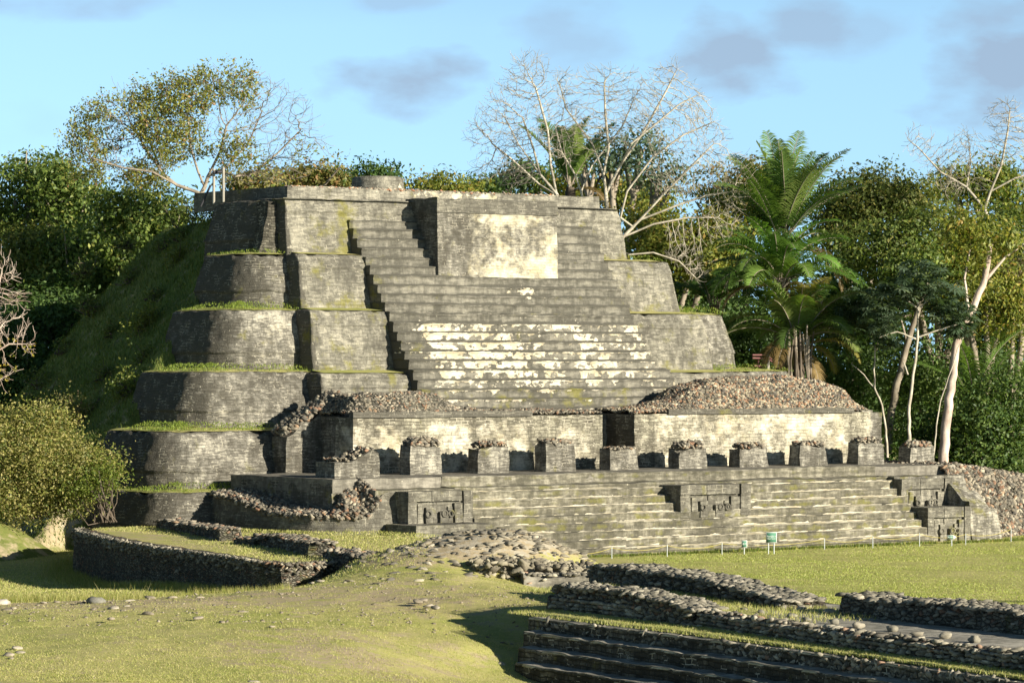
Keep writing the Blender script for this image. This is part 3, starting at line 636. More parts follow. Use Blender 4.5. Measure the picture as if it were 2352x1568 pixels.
def rz(u, v):        # slope of loose masonry at the right end
    top = 3.5 - .10 * np.clip(u - 26.0, 0, 20) - .02 * np.clip(u - 30, 0, 30)
    foot = 1.2 + (u - 25) * .40          # v of the foot line
    z = (v - foot) * 1.1; z = np.minimum(z, top)
    z = np.where(u < 25.6, np.minimum(z, 3.45 - (25.6 - u) * .05), z)
    return np.maximum(z, -.4)
RS = thing('rubble_slope', 'long slope of reddish and grey rubble falling away right of the temple steps', 'ruin', (28, 6, 0))
mass('x', '', (24.6, 44, 70), (1.5, 16, 60), rz, 11000, .21, PAL_RUB, parent=RS, mat='cellsfine')

# stair-side relief blocks ("masks")
def relief(name, label, u0, u1, v, z0, z1, depth, seed, base=None):
    r = random.Random(seed); t = thing(name, label, 'carved block', ((u0 + u1) / 2, v, z0)); W, H = u1 - u0, z1 - z0
    mb = MB(); block(mb, u0, u1, v + .14, v + depth, z0 - .1, z1, .25, (0, 0, .05, 0)); mb.build('core', 'smooth', t, .03, 1.5, wx=(.05, .1, .05))
    for a, b in ((0, .36), (.37, .83), (.86, 1)): cap = MB(); block(cap, u0 + a * W, u0 + b * W, v - .02, v + .3, z1 - .30 * H, z1 + .01, .2); cap.build('lintel', 'smooth', t, .03, 1.7, wx=(.08, .1, .1))
    for a, b in ((.86, 1), (0, .14)): side = MB(); block(side, u0 + a * W, u0 + b * W, v, v + .3, z0, z1 - .31 * H, .2); side.build('side_block', 'smooth', t, .03, 1.7, wx=(.1, .12, .05))
    x = .17
    for wdt, hh, dd in ((.10, .62, .05), (.12, .5, -.04), (.07, .66, .1), (.13, .35, -.06), (.08, .5, .06), (.13, .62, .0)):
        mid = MB(); block(mid, u0 + x * W, u0 + (x + wdt - .012) * W, v + dd + .03, v + .3, z0, z0 + hh * H, .12); x += wdt + .012
        mid.build('carving', 'smooth', t, .05, 2.2, wx=(.1, .2, 0))
    for x in (.31, .56, .66):
        eyes = MB()
        c = np.array([u0 + x * W, v - .05, z0 + .3 * H]); th = np.linspace(0, 2 * math.pi, 13); rr_ = .13
        tube(eyes, np.stack([c[0] + rr_ * np.cos(th), np.full(13, c[1]), c[2] + rr_ * np.sin(th)], 1), .045, 5)
        eyes.build('eye_ring', 'smooth', t, .01, 2, wx=(.05, .1, .1))
    if base:
        b = MB(); block(b, *base, .25, (0, 0, .04, 0)); b.build('base_block', 'smooth', t, .05, 1.4, wx=(.05, .12, .05))
relief('carved_mask', 'weathered carved mask block in the middle of the lower stairs', 6.15, 10.3, 1.75, 1.5, 2.95, 1.6, 1)
relief('carved_mask', 'carved mask block on a projecting base at the left end of the lower stairs', -8.75, -5.35, 1.9, 1.6, 2.98, 1.6, 2, base=(-9.4, -5.3, .3, 2.6, .4, 1.6))
relief('carved_mask', 'upper of the two carved mask blocks at the right end of the steps', 20.2, 23.5, 2.3, 1.3, 2.95, 1.3, 3)
relief('carved_mask', 'lower carved mask block at the right end of the steps behind the arrow sign', 20.4, 23.2, .65, 0, 1.62, 1.8, 4)

# ------------------------------------------------------------------ gallery on the platform: back walls with vault rubble, row of pillar stumps
def wall_piece(label, u0, u1, v, ztop, hp, pal, npx, corn, plf, cat='wall', size=.13, gap=None):
    t = thing('gallery_wall', label, cat, ((u0 + u1) / 2, v, 3.5))
    mb = MB(); block(mb, u0, u1, v, v + 1.5, 3.4, ztop - .0, .25, (.0, .0, .03, 0)); mb.build('plastered_wall', 'white', t, .035, 1.4, plf)
    c = MB(); block(c, corn[0], corn[1], v - .10, v + .3, ztop - .02, ztop + .24, .25); c.build('cornice', 'smooth', t, .03, 1.6, wx=(.02, .05, .3))
    def zf(u, vv):
        e = sstep(vv, v + .02, v + 1.0); f = 1 - .8 * sstep(vv, v + 2.6, v + 3.4)
        P = np.stack([np.ravel(u), np.ravel(vv), np.ravel(u) * 0], 1)
        return ztop + .12 + (hp(u) * e * f) + (.12 * fbm(P, 1.3, 2, 2)).reshape(np.shape(u)) * (e > 0.02)
    mass('', '', (u0 + .05, u1 - .05, 60), (v + .02, v + 3.4, 20), zf, npx, size, pal, parent=t, mat='old')
    fl = MB(); block(fl, u0 + .1, u1 - .1, v + 1.5, v + 3.45, 3.4, ztop + .02, .4); fl.build('rear_fill', 'masonry', t, .04, 1.2, wx=(0, 0, .1))
    if u1 > 20:
        e_ = MB(); block(e_, u1 - .5, u1 + .2, v + .1, v + 1.7, 3.4, ztop + .1, .25); e_.build('end_block', 'masonry', t, .05, 1.4, wx=(.1, 0, 0))
interp = lambda xs, ys: (lambda u: np.interp(u, xs, ys))
wall_piece('left long plastered gallery wall with a low ridge of rubble behind the pillar stumps', -6.3, 7.95, 10.0, 6.07,
           interp([-6.3, -5.5, -3.4, -1.2, -.2, 1.5, 5, 7.9], [.02, .85, .9, .95, .35, .10, .08, .03]), PAL_RUB, 4500, (-6.35, 3.7),
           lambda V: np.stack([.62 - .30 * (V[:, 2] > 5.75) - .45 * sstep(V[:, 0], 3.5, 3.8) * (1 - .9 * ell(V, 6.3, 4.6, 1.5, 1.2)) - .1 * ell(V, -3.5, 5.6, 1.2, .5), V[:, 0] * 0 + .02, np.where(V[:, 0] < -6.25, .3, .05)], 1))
wall_piece('right plastered gallery wall carrying the big hump of orange and cream rubble', 9.9, 25.1, 10.0, 6.07,
           interp([9.8, 11.4, 13.0, 14.2, 15.6, 18, 20.5, 22.4, 24.0, 25.2], [.05, .15, .5, 1.15, 1.5, 1.62, 1.68, 1.5, .95, .1]), [((.27, .235, .18), 5), ((.16, .145, .12), 4), ((.38, .34, .25), 3), ((.48, .43, .32), 1), ((.29, .165, .105), 2), ((.34, .22, .14), 2), ((.11, .10, .09), 3)], 9500, (11.9, 23.9),
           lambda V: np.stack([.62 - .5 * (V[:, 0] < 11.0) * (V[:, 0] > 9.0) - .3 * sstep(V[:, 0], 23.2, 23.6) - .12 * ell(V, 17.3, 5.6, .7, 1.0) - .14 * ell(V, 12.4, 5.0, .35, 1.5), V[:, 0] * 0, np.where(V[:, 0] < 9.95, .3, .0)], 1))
# ruined left end of the gallery
t = thing('ruined_end_wall', 'broken end wall sloping down at the left end of the gallery', 'wall', (-7, 13, 3.5))
mb = MB(); block(mb, -8.1, -5.0, 12.9, 14.2, 3.4, 5.2, .25, (.05, 0, 0, 0), topf=lambda u, v: (u + 8.1) * .56 + .12 * np.sin(u * 5))
mb.build('wall', 'masonry', t, .09, 1.3, lambda V: np.stack([.2 * (V[:, 0] < -6.6) + .05, V[:, 0] * 0, V[:, 0] * 0 + .05], 1))
st = MB(); n = 900; a = RNG.uniform(-8.1, -5.0, n); P = np.stack([a, RNG.uniform(12.9, 14.2, n), 5.25 + (a + 8.1) * .56 + RNG.uniform(0, .3, n)], 1); stones(st, P, .2, PAL_RUB)
o = st.build('rubble_stones', 'rubble', t); o['kind'] = 'stuff'

PIL = [(-10.2, -7.8, 5.5, 1.6, 4.7, 'stepped broken corner pier at the left end of the pillar row', -1),
       (-4.9, -3.1, 7.5, .85, 4.82, 'tallest pillar stump with a heap of rubble on top, second from the left', .34),
       (-1.15, .66, 7.5, .85, 4.72, 'pillar stump with flat rubble top, third from the left', .22),
       (2.72, 4.5, 7.5, .85, 4.82, 'pillar stump before the grey right part of the left wall, fourth from the left', .14),
       (6.45, 8.25, 7.5, .85, 4.5, 'pillar stump with eroded right edge, standing before the dark gap between the two walls', .05),
       (10.6, 12.4, 7.5, .85, 4.46, 'rounded rubble topped pillar stump at the left end of the right wall', .34),
       (14.4, 16.2, 7.5, .85, 4.45, 'small pillar stump under the highest part of the rubble hump, seventh from the left', .22),
       (18.2, 20.0, 7.5, .85, 4.52, 'clean square pillar stump with rubble rim, eighth from the left', .12),
       (22.0, 23.8, 7.5, .85, 4.58, 'pillar stump before the right end of the right wall, ninth from the left', .25),
       (25.7, 27.4, 7.7, .85, 4.32, 'last pillar stump at the right end standing clear of the wall', .24)]
for i, (u0, u1, v, d, zt, lab, rub) in enumerate(PIL):
    t = thing('pillar_stump', lab, 'pillar', ((u0 + u1) / 2, v + d / 2, 3.5), group='row of pillar stumps on the platform')
    mb = MB()
    tf = (lambda u, w: -.5 * np.clip((-8.3 - u), 0, 1) - .0) if i == 0 else (lambda u, w: -.0 * u)
    if i == 4: tf = lambda u, w: -.25 * np.clip(u - 7.6, 0, 1) * 2 * 0
    block(mb, u0, u1, v, v + d, 3.42, zt, .16, (.02 + .05 * (i % 3), .05 + .06 * (i % 2) if i != 4 else .22, .03, .0), topf=tf); mb.build('shaft', 'masonry', t, .075, 1.7, edge=zt, wx=None, wxf=None) if False else mb.build('shaft', 'masonry', t, .075, 1.7, edge=zt, wx=(.0, .03, -.05 if i else .05))
    st = MB(); n = 60 if rub > .2 else 40; zz_ = zt
    a = RNG.uniform(.08, .92, n * 4); b = RNG.uniform(.05, .9, n * 4)
    if i == 0: P = np.stack([u0 + (u1 - u0) * a, v + d * b, zt - .45 * np.clip((-8.3 - (u0 + (u1 - u0) * a)), 0, 1) + RNG.uniform(0, .12, n * 4)], 1)
    else: P = np.stack([u0 + (u1 - u0) * a, v + d * b, zt + np.maximum(rub, .06) * (1 - (2 * a - 1) ** 4) * RNG.uniform(0, 1, n * 4)], 1)
    stones(st, P, .14 + .05 * (i % 2), PAL_RUB); o = st.build('rubble_top', 'rubble', t); o['kind'] = 'stuff'

# curved ruined apron wall left of the steps
t = thing('curved_wall', 'low curved wall with dark broken rubble top below the left end of the platform', 'wall', (-11, 5, 1.2))
path = np.array([(-12.3, 12.4), (-12.5, 10), (-12.6, 7.5), (-12.55, 5.6), (-12.2, 4.3), (-11.5, 3.4), (-10.6, 2.95), (-9.6, 2.85), (-8.6, 2.85)])
pN = np.gradient(path, axis=0); pN = np.stack([pN[:, 1], -pN[:, 0]], 1); pN /= np.linalg.norm(pN, axis=1)[:, None]
A = resample(np.concatenate([path, pN], 1), .2); S_ = np.linspace(0, 1, len(A)); ZT = np.interp(S_, [0, .2, .4, .55, .75, .87, .93, 1], [2.65, 2.45, 2.0, 1.9, 1.9, 1.95, 2.9, 3.0]); RISE = np.interp(S_, [0, .4, .7, .78, .9, .95], [.1, .15, .12, .75, .7, .02])
for a_, nm in ((0, 'wall'),):
    mb = MB(); n = len(A); zt = ZT; m = 11; tt = np.linspace(0, 1, m)
    off = np.interp(tt, [0, .75, .78, 1.0], [.30, .05, -.02, -.02]); zc = np.interp(tt, [0, 1], [0, 1])
    V = np.zeros((n, m, 3)); V[:, :, 0] = A[:, 0:1] + A[:, 2:3] * off; V[:, :, 1] = A[:, 1:2] + A[:, 3:4] * off; V[:, :, 2] = .4 + (zt[:, None] - .4) * zc
    s_ = np.concatenate([[0], np.cumsum(np.linalg.norm(np.diff(A[:, :2], axis=0), axis=1))])
    mb.add(V, gridfaces(n, m), np.stack([np.broadcast_to(s_[:, None], (n, m)), V[:, :, 2]], -1).reshape(-1, 2))
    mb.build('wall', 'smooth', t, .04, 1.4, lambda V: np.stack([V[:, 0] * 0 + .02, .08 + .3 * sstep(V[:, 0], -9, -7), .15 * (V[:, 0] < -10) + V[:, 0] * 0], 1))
st = MB(); n = 3800; k = RNG.integers(0, int(len(A) * .96), n); back = RNG.uniform(0, 1, n) ** 1.0 * 1.5
P = np.stack([A[k, 0] - A[k, 2] * back + RNG.normal(0, .06, n), A[k, 1] - A[k, 3] * back + RNG.normal(0, .06, n), ZT[k] * (k < .9 * len(A)) + 1.95 * (k >= .9 * len(A)) + RISE[k] * back + RNG.uniform(-.08, .10, n)], 1)
stones(st, P, .17, PAL_RUB); o = st.build('rubble_top', 'rubble', t); o['kind'] = 'stuff'
mb = MB(); V = np.stack([np.stack([A[:, 0] - A[:, 2] * b_, A[:, 1] - A[:, 3] * b_, ZT + RISE * b_ - .03], 1) for b_ in np.linspace(0, 1.8, 8)], 1); mb.add(V, gridfaces(len(A), 8)); mb.build('core', 'old', t, .05)

# ------------------------------------------------------------------ round grass platform at the left
PW = [(-18.8, 146.5, 1.3), (-18.6, 142.6, 1.45), (-17.2, 138.5, 1.44), (-15.1, 133.0, 1.40), (-13.0, 129.2, 1.37), (-10.8, 125.2, 1.34), (-9.3, 122.4, 1.30)]
cor = PW[-1]; PW2 = [cor, (-8.3, 121.2, 1.28), (-7.0, 122.2, 1.27), (-5.2, 124.6, 1.25)]
t = thing('grass_platform', 'low curved stone platform with a flat grass top left of the temple', 'platform', (-12, 132, 0), 'W')
def pathwall(pts, z0, name, mat, amp, wf, close_n=None, over=.0):
    pts = np.array(pts, float); d = np.gradient(pts[:, :2], axis=0); N = np.stack([d[:, 1], -d[:, 0]], 1); N /= np.linalg.norm(N, axis=1)[:, None]
    if close_n is not None and (N[0] @ np.array(close_n)) < 0: N = -N
    A = resample(np.concatenate([pts, N], 1), .22); n = len(A); m = 11; tt = np.linspace(0, 1, m)
    V = np.zeros((n, m + 2, 3)); off = np.concatenate([.12 * (1 - tt), [-.15, -.55]]); zc = np.concatenate([tt, [1, 1]])
    V[:, :, 0] = A[:, 0:1] + A[:, 3:4] * off; V[:, :, 1] = A[:, 1:2] + A[:, 4:5] * off; V[:, :, 2] = z0 + (A[:, 2:3] - z0) * zc; V[:, -2:, 2] += .03
    s_ = np.concatenate([[0], np.cumsum(np.linalg.norm(np.diff(A[:, :2], axis=0), axis=1))])
    mb = MB(); mb.add(V, gridfaces(n, m + 2), np.stack([np.broadcast_to(s_[:, None], V.shape[:2]), V[:, :, 2]], -1).reshape(-1, 2))
    mb.build(name, mat, t, amp, 1.6, wf); return A
A1 = pathwall(PW, -.9, 'retaining_wall', 'cellsfine', .07, lambda V: np.stack([V[:, 0] * 0 + .12, .05 * V[:, 0] * 0, .1 + 0 * V[:, 0]], 1), (-1, -.5))
A2 = pathwall(PW2, -.5, 'end_wall', 'cellsfine', .10, lambda V: np.stack([V[:, 0] * 0 + .1, V[:, 0] * 0 + .15, V[:, 0] * 0], 1), (0, -1))
st = MB()
for A_, n in ((A1, 1300), (A2, 300)):
    k = RNG.integers(0, len(A_), n); hh = RNG.uniform(0, 1, n) ** .08
    P = np.stack([A_[k, 0] + A_[k, 3] * (.05 * (1 - hh)) + RNG.normal(0, .05, n), A_[k, 1] + A_[k, 4] * .05 + RNG.normal(0, .05, n), -.3 + (A_[k, 2] + .3) * hh + .02], 1)
    stones(st, P, .13, PAL_DARK + PAL_GREY[:2] if A_ is A1 else PAL_RUB, (1.2, 1, .6))
o = st.build('rubble_facing', 'rubble', t); o['kind'] = 'stuff'
poly = [tuple(p) for p in PW] + [tuple(p) for p in PW2[1:]] + [(-1.5, 131, 1.2), (-2.5, 140, 1.15), (-8, 150, 1.1), (-14, 156, 1.05)]
c0 = np.array([-10.5, 138, 1.25]); ring = resample(np.array(poly + [poly[0]]), .6); rr_ = np.linspace(1, 0, 16)[:, None, None]
V = c0 + (ring[None] - c0) * rr_; V = V.transpose(1, 0, 2); mb = MB(); mb.add(V, gridfaces(*V.shape[:2])); mb.build('turf', 'ground', t, .03, .8, wx=(.38, 0, 0))
def loc_wall(label, pts, th, h, z0, pal, mat='cells', n=None, size=.16, name='ruined_wall', cap=True, wdark=.1, group=None, cat='wall', frame='L', rough=.1, flat_=(1.4, 1, .5)):
    """free-standing ruined wall along pts [(u,v)], thickness th, height list h; stones on top and faces"""
    pts = np.array(pts, float); h = np.broadcast_to(np.array(h, float), len(pts)); z0 = np.broadcast_to(np.array(z0, float), len(pts))
    d = np.gradient(pts, axis=0); N = np.stack([d[:, 1], -d[:, 0]], 1); N /= np.linalg.norm(N, axis=1)[:, None]
    A = resample(np.concatenate([pts, N, h[:, None], z0[:, None]], 1), .18); k = len(A)
    A[:, 4] *= 1 + .10 * vnoise(np.stack([A[:, 0], A[:, 1], A[:, 0] * 0], 1), .9, 4) + .06 * vnoise(np.stack([A[:, 0], A[:, 1], A[:, 0] * 0], 1), 3, 5)
    o_ = thing(name, label, cat, (pts[:, 0].mean(), pts[:, 1].mean(), z0.min()), frame, group)
    pr = resample([(.5, 0), (.47, .5), (.42, .92), (.25, 1.0), (-.25, 1.0), (-.42, .92), (-.47, .5), (-.5, 0)], .12)
    V = np.zeros((k, len(pr), 3)); V[:, :, 0] = A[:, 0:1] + A[:, 2:3] * pr[None, :, 0] * th; V[:, :, 1] = A[:, 1:2] + A[:, 3:4] * pr[None, :, 0] * th
    V[:, :, 2] = A[:, 5:6] - .15 + (A[:, 4:5] + .15) * pr[None, :, 1]
    s_ = np.concatenate([[0], np.cumsum(np.linalg.norm(np.diff(A[:, :2], axis=0), axis=1))])
    mb = MB(); mb.add(V, gridfaces(k, len(pr)), np.stack([np.broadcast_to(s_[:, None], V.shape[:2]), V[:, :, 2]], -1).reshape(-1, 2))
    for e in (0, k - 1):
        half = len(pr) // 2; L = V[e, :half]; Rr = V[e, ::-1][:half]; mb.add(np.stack([L, (L + Rr) / 2, Rr], 1), gridfaces(half, 3))
    mb.build('core', mat, o_, rough, 1.8, wx=(.05, .08, wdark))
    n = n or int(s_[-1] * (th + 1.2 * h.mean()) * 30)
    q = RNG.integers(0, k, n); tq = RNG.uniform(0, 1, n); wt_ = th / (th + 2 * h.mean()); top = tq < min(.93, wt_ * 2.3)
    off = np.where(top, RNG.uniform(-.45, .45, n), np.where(RNG.uniform(0, 1, n) < .5, -.455, .455)); zz_ = np.where(top, 1.0 + .02 * RNG.normal(0, 1, n), np.round(RNG.uniform(.05, .95, n) * 6) / 6)
    P = np.stack([A[q, 0] + A[q, 2] * off * th, A[q, 1] + A[q, 3] * off * th, A[q, 5] + A[q, 4] * zz_], 1)
    st = MB(); stones(st, P, size, pal, flat_, .5, 1.7, .3, lo=True, tilt=.15); so = st.build('facing_stones', 'rubble', o_); so['kind'] = 'stuff'
    return o_
def wl(*pz_): return [w2l(*atz(x, y, z)[:2]) for x, y, z in pz_]
loc_wall('left low rubble wall on the grass platform, nearest the curved terrace', wl((380, 1216, 1.2), (460, 1228, 1.25), (530, 1245, 1.25)), 1.0, [.5, .55, .6], 1.15, PAL_RUB, name='ruined_wall')
loc_wall('small square stub of rubble wall between two low walls on the grass platform', wl((556, 1250, 1.25), (600, 1255, 1.25)), .8, [.35, .4], 1.15, PAL_RUB, name='ruined_wall')
loc_wall('longer low rubble wall on the grass platform with a squared right end', wl((610, 1252, 1.25), (680, 1264, 1.25), (740, 1280, 1.25)), 1.2, [.55, .6, .65], 1.15, PAL_RUB, name='ruined_wall')
loc_wall('heap of mixed rubble at the right end of the grass platform beside the mound', wl((775, 1284, 1.25), (850, 1294, 1.25)), 1.4, [.5, .45], 1.1, PAL_RUB, name='ruined_wall', rough=.2, flat_=(1, 1, .8))

# stones in the mound and on the near slope
st = MB(); n = 16000; X = RNG.uniform(-7.5, 4.3, n); Y = RNG.uniform(110, 127, n); Z = ground_h(X, Y)
keep = RNG.uniform(0, 1, n) < np.clip((Z - 1.15) / .9, 0, 1) ** 1.3 * (.3 + .7 * (X > -.8)) * .34
P = np.stack([X, Y, Z], 1)[keep]; stones(st, P + np.array([0, 0, .0]), .20, [((.27, .245, .19), 5), ((.20, .18, .14), 5), ((.36, .33, .26), 1), ((.14, .13, .11), 3)], (1.5, 1, .45), .4, 1.7, .3, tilt=.12)
o = st.build('rubble', 'rubble', None, base=(-1, 121, 0)); o['kind'] = 'stuff'; o['label'] = 'grey stones sticking out of the grassy mound'; o['category'] = 'rubble'
t = thing('broken_masonry', 'broken knob of pale masonry at the right foot of the grassy mound', 'ruin', (0, 118.5, .8), 'W')
st = MB(); n = 1600; a = RNG.uniform(0, 1, n); P = np.stack([-1.2 + 4.5 * a + RNG.normal(0, .2, n), 118.6 + RNG.normal(0, .5, n) + a * .8, .9 + RNG.uniform(0, 1, n) * (.75 * (1 - .55 * a))], 1)
stones(st, P, .19, [((.27, .245, .185), 5), ((.20, .18, .135), 4), ((.36, .33, .25), 2), ((.14, .125, .10), 2)], (1.2, 1, .7), .5, 1.8, .4); st.build('stones', 'rubble', t)
# slab wall linking the mound and the right ruins
lw = [tuple(w2l(.35, 117.4)), tuple(w2l(3.2, 117.7))]
loc_wall('short level wall with a paved top joining the mound to the dark walls on the right', lw, 1.6, [.42, .42], .75, PAL_GREY, mat='flag', n=160, wdark=0)

# ------------------------------------------------------------------ terraced ruin at the lower right
t = thing('stepped_ruin', 'long low stepped stone terrace with dark risers in the lower right corner', 'ruin', (-34, -50, 0))
LN = [(-33.45, -41.2), (-33.6, -43.4), (-33.85, -47), (-34.3, -52), (-35.0, -58), (-35.7, -63), (-36.5, -70), (-37.2, -76)]
nn = [(-1, -.0)] * len(LN)
def stepline(off, v0): return [(u - off, v) for u, v in LN if v < v0]
for off, zt, zb, v0, nm in ((0, 1.30, .90, -40.8, 'step'), (.55, .95, .54, -41.3, 'step'), (1.08, .58, .18, -41.8, 'step'), (1.65, .22, -.3, -42.4, 'step')):
    P = [(u - off, v) for u, v in LN]; P[0] = (P[0][0] + .1, v0 - .1); mb = MB()
    sweep(mb, P, nn, [(.03, zb - .2), (.02, zt - .08), (.04, zt - .05), (-.03, zt - .004)], .16, .10)
    V0 = np.array([(P[0][0], P[0][1], zb - .3), (P[0][0] + 1.0, P[0][1] + .1, zb - .3), (P[0][0] + 1.0, P[0][1] + .1, zt), (P[0][0], P[0][1], zt)]); mb.add(V0, [(0, 1, 2, 3)])
    tr_ = MB(); sweep(tr_, P, nn, [(.0, zt - .002), (-.75, zt + .02)], .16, .12); tr_.build('tread', 'paving', t, .05, 1.9, wx=(.1, .1, 0))
    mb.build(nm, 'old', t, .05, 1.9, lambda V, zt=zt: np.stack([.62 * (V[:, 2] > zt - .04), .10 + V[:, 0] * 0, .15 - .6 * (V[:, 2] > zt - .04)], 1))  # tread tops coloured pale to stand in for sunlight on them
st = MB()
for off, zt, n in ((0, 1.3, 700),):
    v = RNG.uniform(-68, -41.5, n); u = np.interp(-v, [-p[1] for p in LN], [p[0] for p in LN]) - off
    if off == 0: v = np.where(RNG.uniform(0, 1, n) < .75, RNG.uniform(-68, -50.5, n), v); u = np.interp(-v, [-p[1] for p in LN], [p[0] for p in LN])
    P = np.stack([u + .02, v, zt - np.round(RNG.uniform(0, 1, n) * 3) / 3 * .33 - .03], 1); stones(st, P, .16, PAL_GREY, (.55, 1.5, .62), .5, 1.6, .3, lo=True)
o = st.build('riser_stones', 'rubble', t); o['kind'] = 'stuff'
LW = [(-31.5, -39.3), (-31.7, -41.5), (-32.1, -47.4), (-33.0, -52), (-33.75, -56.7), (-34.3, -61.7), (-35.2, -68), (-36, -75)]
g = MB(); V = []
for i_, w_ in enumerate(np.linspace(0, 1, 6)): V.append(np.stack([np.interp(-np.arange(-76, -40.2, .4), [-p[1] for p in LN], [p[0] for p in LN]) * (1 - w_) + np.interp(-np.arange(-76, -40.2, .4), [-p[1] for p in LW], [p[0] for p in LW]) * w_ + (.35 if i_ == 0 else 0), np.arange(-76, -40.2, .4), np.full(len(np.arange(-76, -40.2, .4)), 1.33 + .05 * (w_ > .1))], 1))
V = np.stack(V, 1); g.add(V, gridfaces(*V.shape[:2])); g.build('terrace_turf', 'ground', t, .04, 1, wx=(.12, 0, 0))
mb = MB(); sweep(mb, LW, [(-1, 0)] * len(LW), [(.05, 1.2), (.0, 1.72), (-.1, 1.78), (-.6, 1.76)], .16, .12); mb.build('retaining_wall', 'cells', t, .10, 1.8, wx=(.1, .1, .1))
st = MB(); n = 1800; v = RNG.uniform(-70, -39.6, n); u = np.interp(-v, [-p[1] for p in LW], [p[0] for p in LW]); zq = np.round(RNG.uniform(0, 1, n) * 4) / 4
P = np.stack([u - .03 + RNG.uniform(0, .4, n) * (zq > .95), v, 1.38 + .42 * zq], 1); stones(st, P, .16, PAL_GREY, (.8, 1.5, .5), .5, 1.7, .3, lo=True, tilt=.15); o = st.build('wall_stones', 'rubble', t); o['kind'] = 'stuff'
# paved upper level
vg = np.arange(-76, -37.5, .4); lo = np.interp(-vg, [-p[1] for p in LW], [p[0] for p in LW]) + .3
LB = lambda v: np.interp(-v, [24, 31, 36, 42, 48, 58, 76], [-23.6, -25.0, -26.2, -27.4, -28.6, -29.4, -31.5]) + 1.4
V = np.stack([np.stack([lo + (LB(vg) - lo) * w_, vg, np.full(len(vg), 1.75)], 1) for w_ in np.linspace(0, 1, 8)], 1); mb = MB(); mb.add(V, gridfaces(*V.shape[:2])); 
mb.build('pavement', 'paving', t, .03, 1, wx=(.28, 0, -.1))
g = MB(); vv = vg[vg > -50]; V = np.stack([np.stack([np.interp(-vv, [-p[1] for p in LW], [p[0] for p in LW]) + .5 + 3.4 * w_ * np.clip((vv + 50) / 8, .02, 1), vv, 1.78 + .02 * w_ + 0 * vv], 1) for w_ in np.linspace(0, 1, 6)], 1)
g.add(V, gridfaces(*V.shape[:2])); g.build('pavement_grass', 'ground', t, .04, 1, wx=(.25, .1, 0))
mb = MB(); bv = np.arange(-76, -33, .5); V = np.stack([np.stack([LB(bv), bv, np.full(len(bv), z_)], 1) for z_ in (-.3, .5, 1.2, 1.75)], 1); mb.add(V, gridfaces(*V.shape[:2]), np.stack([V[..., 1].ravel(), V[..., 2].ravel()], 1)); mb.build('back_wall', 'old', t, .05)
mb = MB(); V = np.array([(-33.4, -41.0, -.3), (-24.6, -33.2, -.3), (-24.6, -33.2, 1.6), (-33.4, -41.0, 1.25)]); mb.add(V, [(0, 1, 2, 3)]); mb.build('end_face', 'old', t)
loc_wall('nearest thick dark rubble wall standing on the terrace, left of the paved floor', [(-30.9, -39.6), (-31.1, -42), (-31.4, -44.5), (-31.7, -47)], 1.2, [.66, .74, .66, .5], 1.33, PAL_DARK + [((.24, .22, .18), 3)], n=2000, size=.17)
loc_wall('long dark rubble wall along the back of the ruin, bordering the open lawn', [(-24.9, -33.6), (-26.0, -36.5), (-27.1, -40.5), (-28.3, -45), (-28.8, -47.6)], 1.5, [.45, .62, .62, .50, .36], 1.65, PAL_DARK + [((.24, .22, .18), 3)], n=2800, size=.17)
loc_wall('dark rubble wall running out of the right edge behind the paved floor', [(-28.7, -49.8), (-29.2, -54), (-29.9, -60), (-31, -70)], 1.5, [.5, .58, .52, .5], 1.72, PAL_DARK + [((.24, .22, .18), 3)], n=2800, size=.17)

# ------------------------------------------------------------------ barrier posts, rope, signs
def r1(x, y): return (1400 + x / 2.138) * .9408, (1100 + y / 2.138) * .9408
PX = [(200, 566, 500), (489, 552, 488), (775, 541, 478), (1310, 516, 456), (1562, 507, 443), (1806, 500, 428), (2047, 491, 430), (2232, 427, 388), (2257, 445, 386), (2284, 474, 404)]
POST_L = ['first white rope post beside the mound, leftmost of the row', 'white rope post between the mound end and the small green sign, second from the left', 'white rope post just left of the small green number sign',
          'white rope post just right of the large green sign', 'white rope post halfway between the large green sign and the arrow sign', 'white rope post before the last low step, left of the arrow sign',
          'white rope post just right of the arrow sign', 'farthest white post at the corner of the temple, leftmost of the last three', 'middle white post of the three at the right corner', 'nearest white post of the three at the right corner']
tops = []
for (x, y0, y1), lab in zip(PX, POST_L):
    b = atz(*r1(x, y0), 0.0); zt = EYE - (r1(x, y1)[1] - CY) * b[1] / FPX; zt = max(.42, min(.7, zt))
    mb = MB(); tube(mb, [(b[0], b[1], -.1), (b[0], b[1], .3), (b[0], b[1], zt)], .021, 8); tube(mb, [(b[0], b[1], zt - .1), (b[0], b[1], zt - .06)], .026, 8)
    o = mb.build('rope_post', 'post', None, base=(b[0], b[1], 0)); tag(o, lab, 'post', 'posts of the rope barrier along the temple foot'); tops.append((b[0], b[1], zt - .05))
mb = MB(); start = np.array(tops[0]) - np.array([2.2, 1.5, .1]); pts_all = [start] + [np.array(p) for p in tops[:7]] + [np.array(tops[9]), np.array(tops[8]), np.array(tops[7])]
for a, b in zip(pts_all[:-1], pts_all[1:]):
    tt = np.linspace(0, 1, 13)[:, None]; P = a + (b - a) * tt; P[:, 2] -= .17 * 4 * (tt * (1 - tt))[:, 0]; tube(mb, P, .011, 5)
o = mb.build('barrier_rope', 'rope'); tag(o, 'thin yellow rope sagging between the white posts along the temple foot', 'rope')
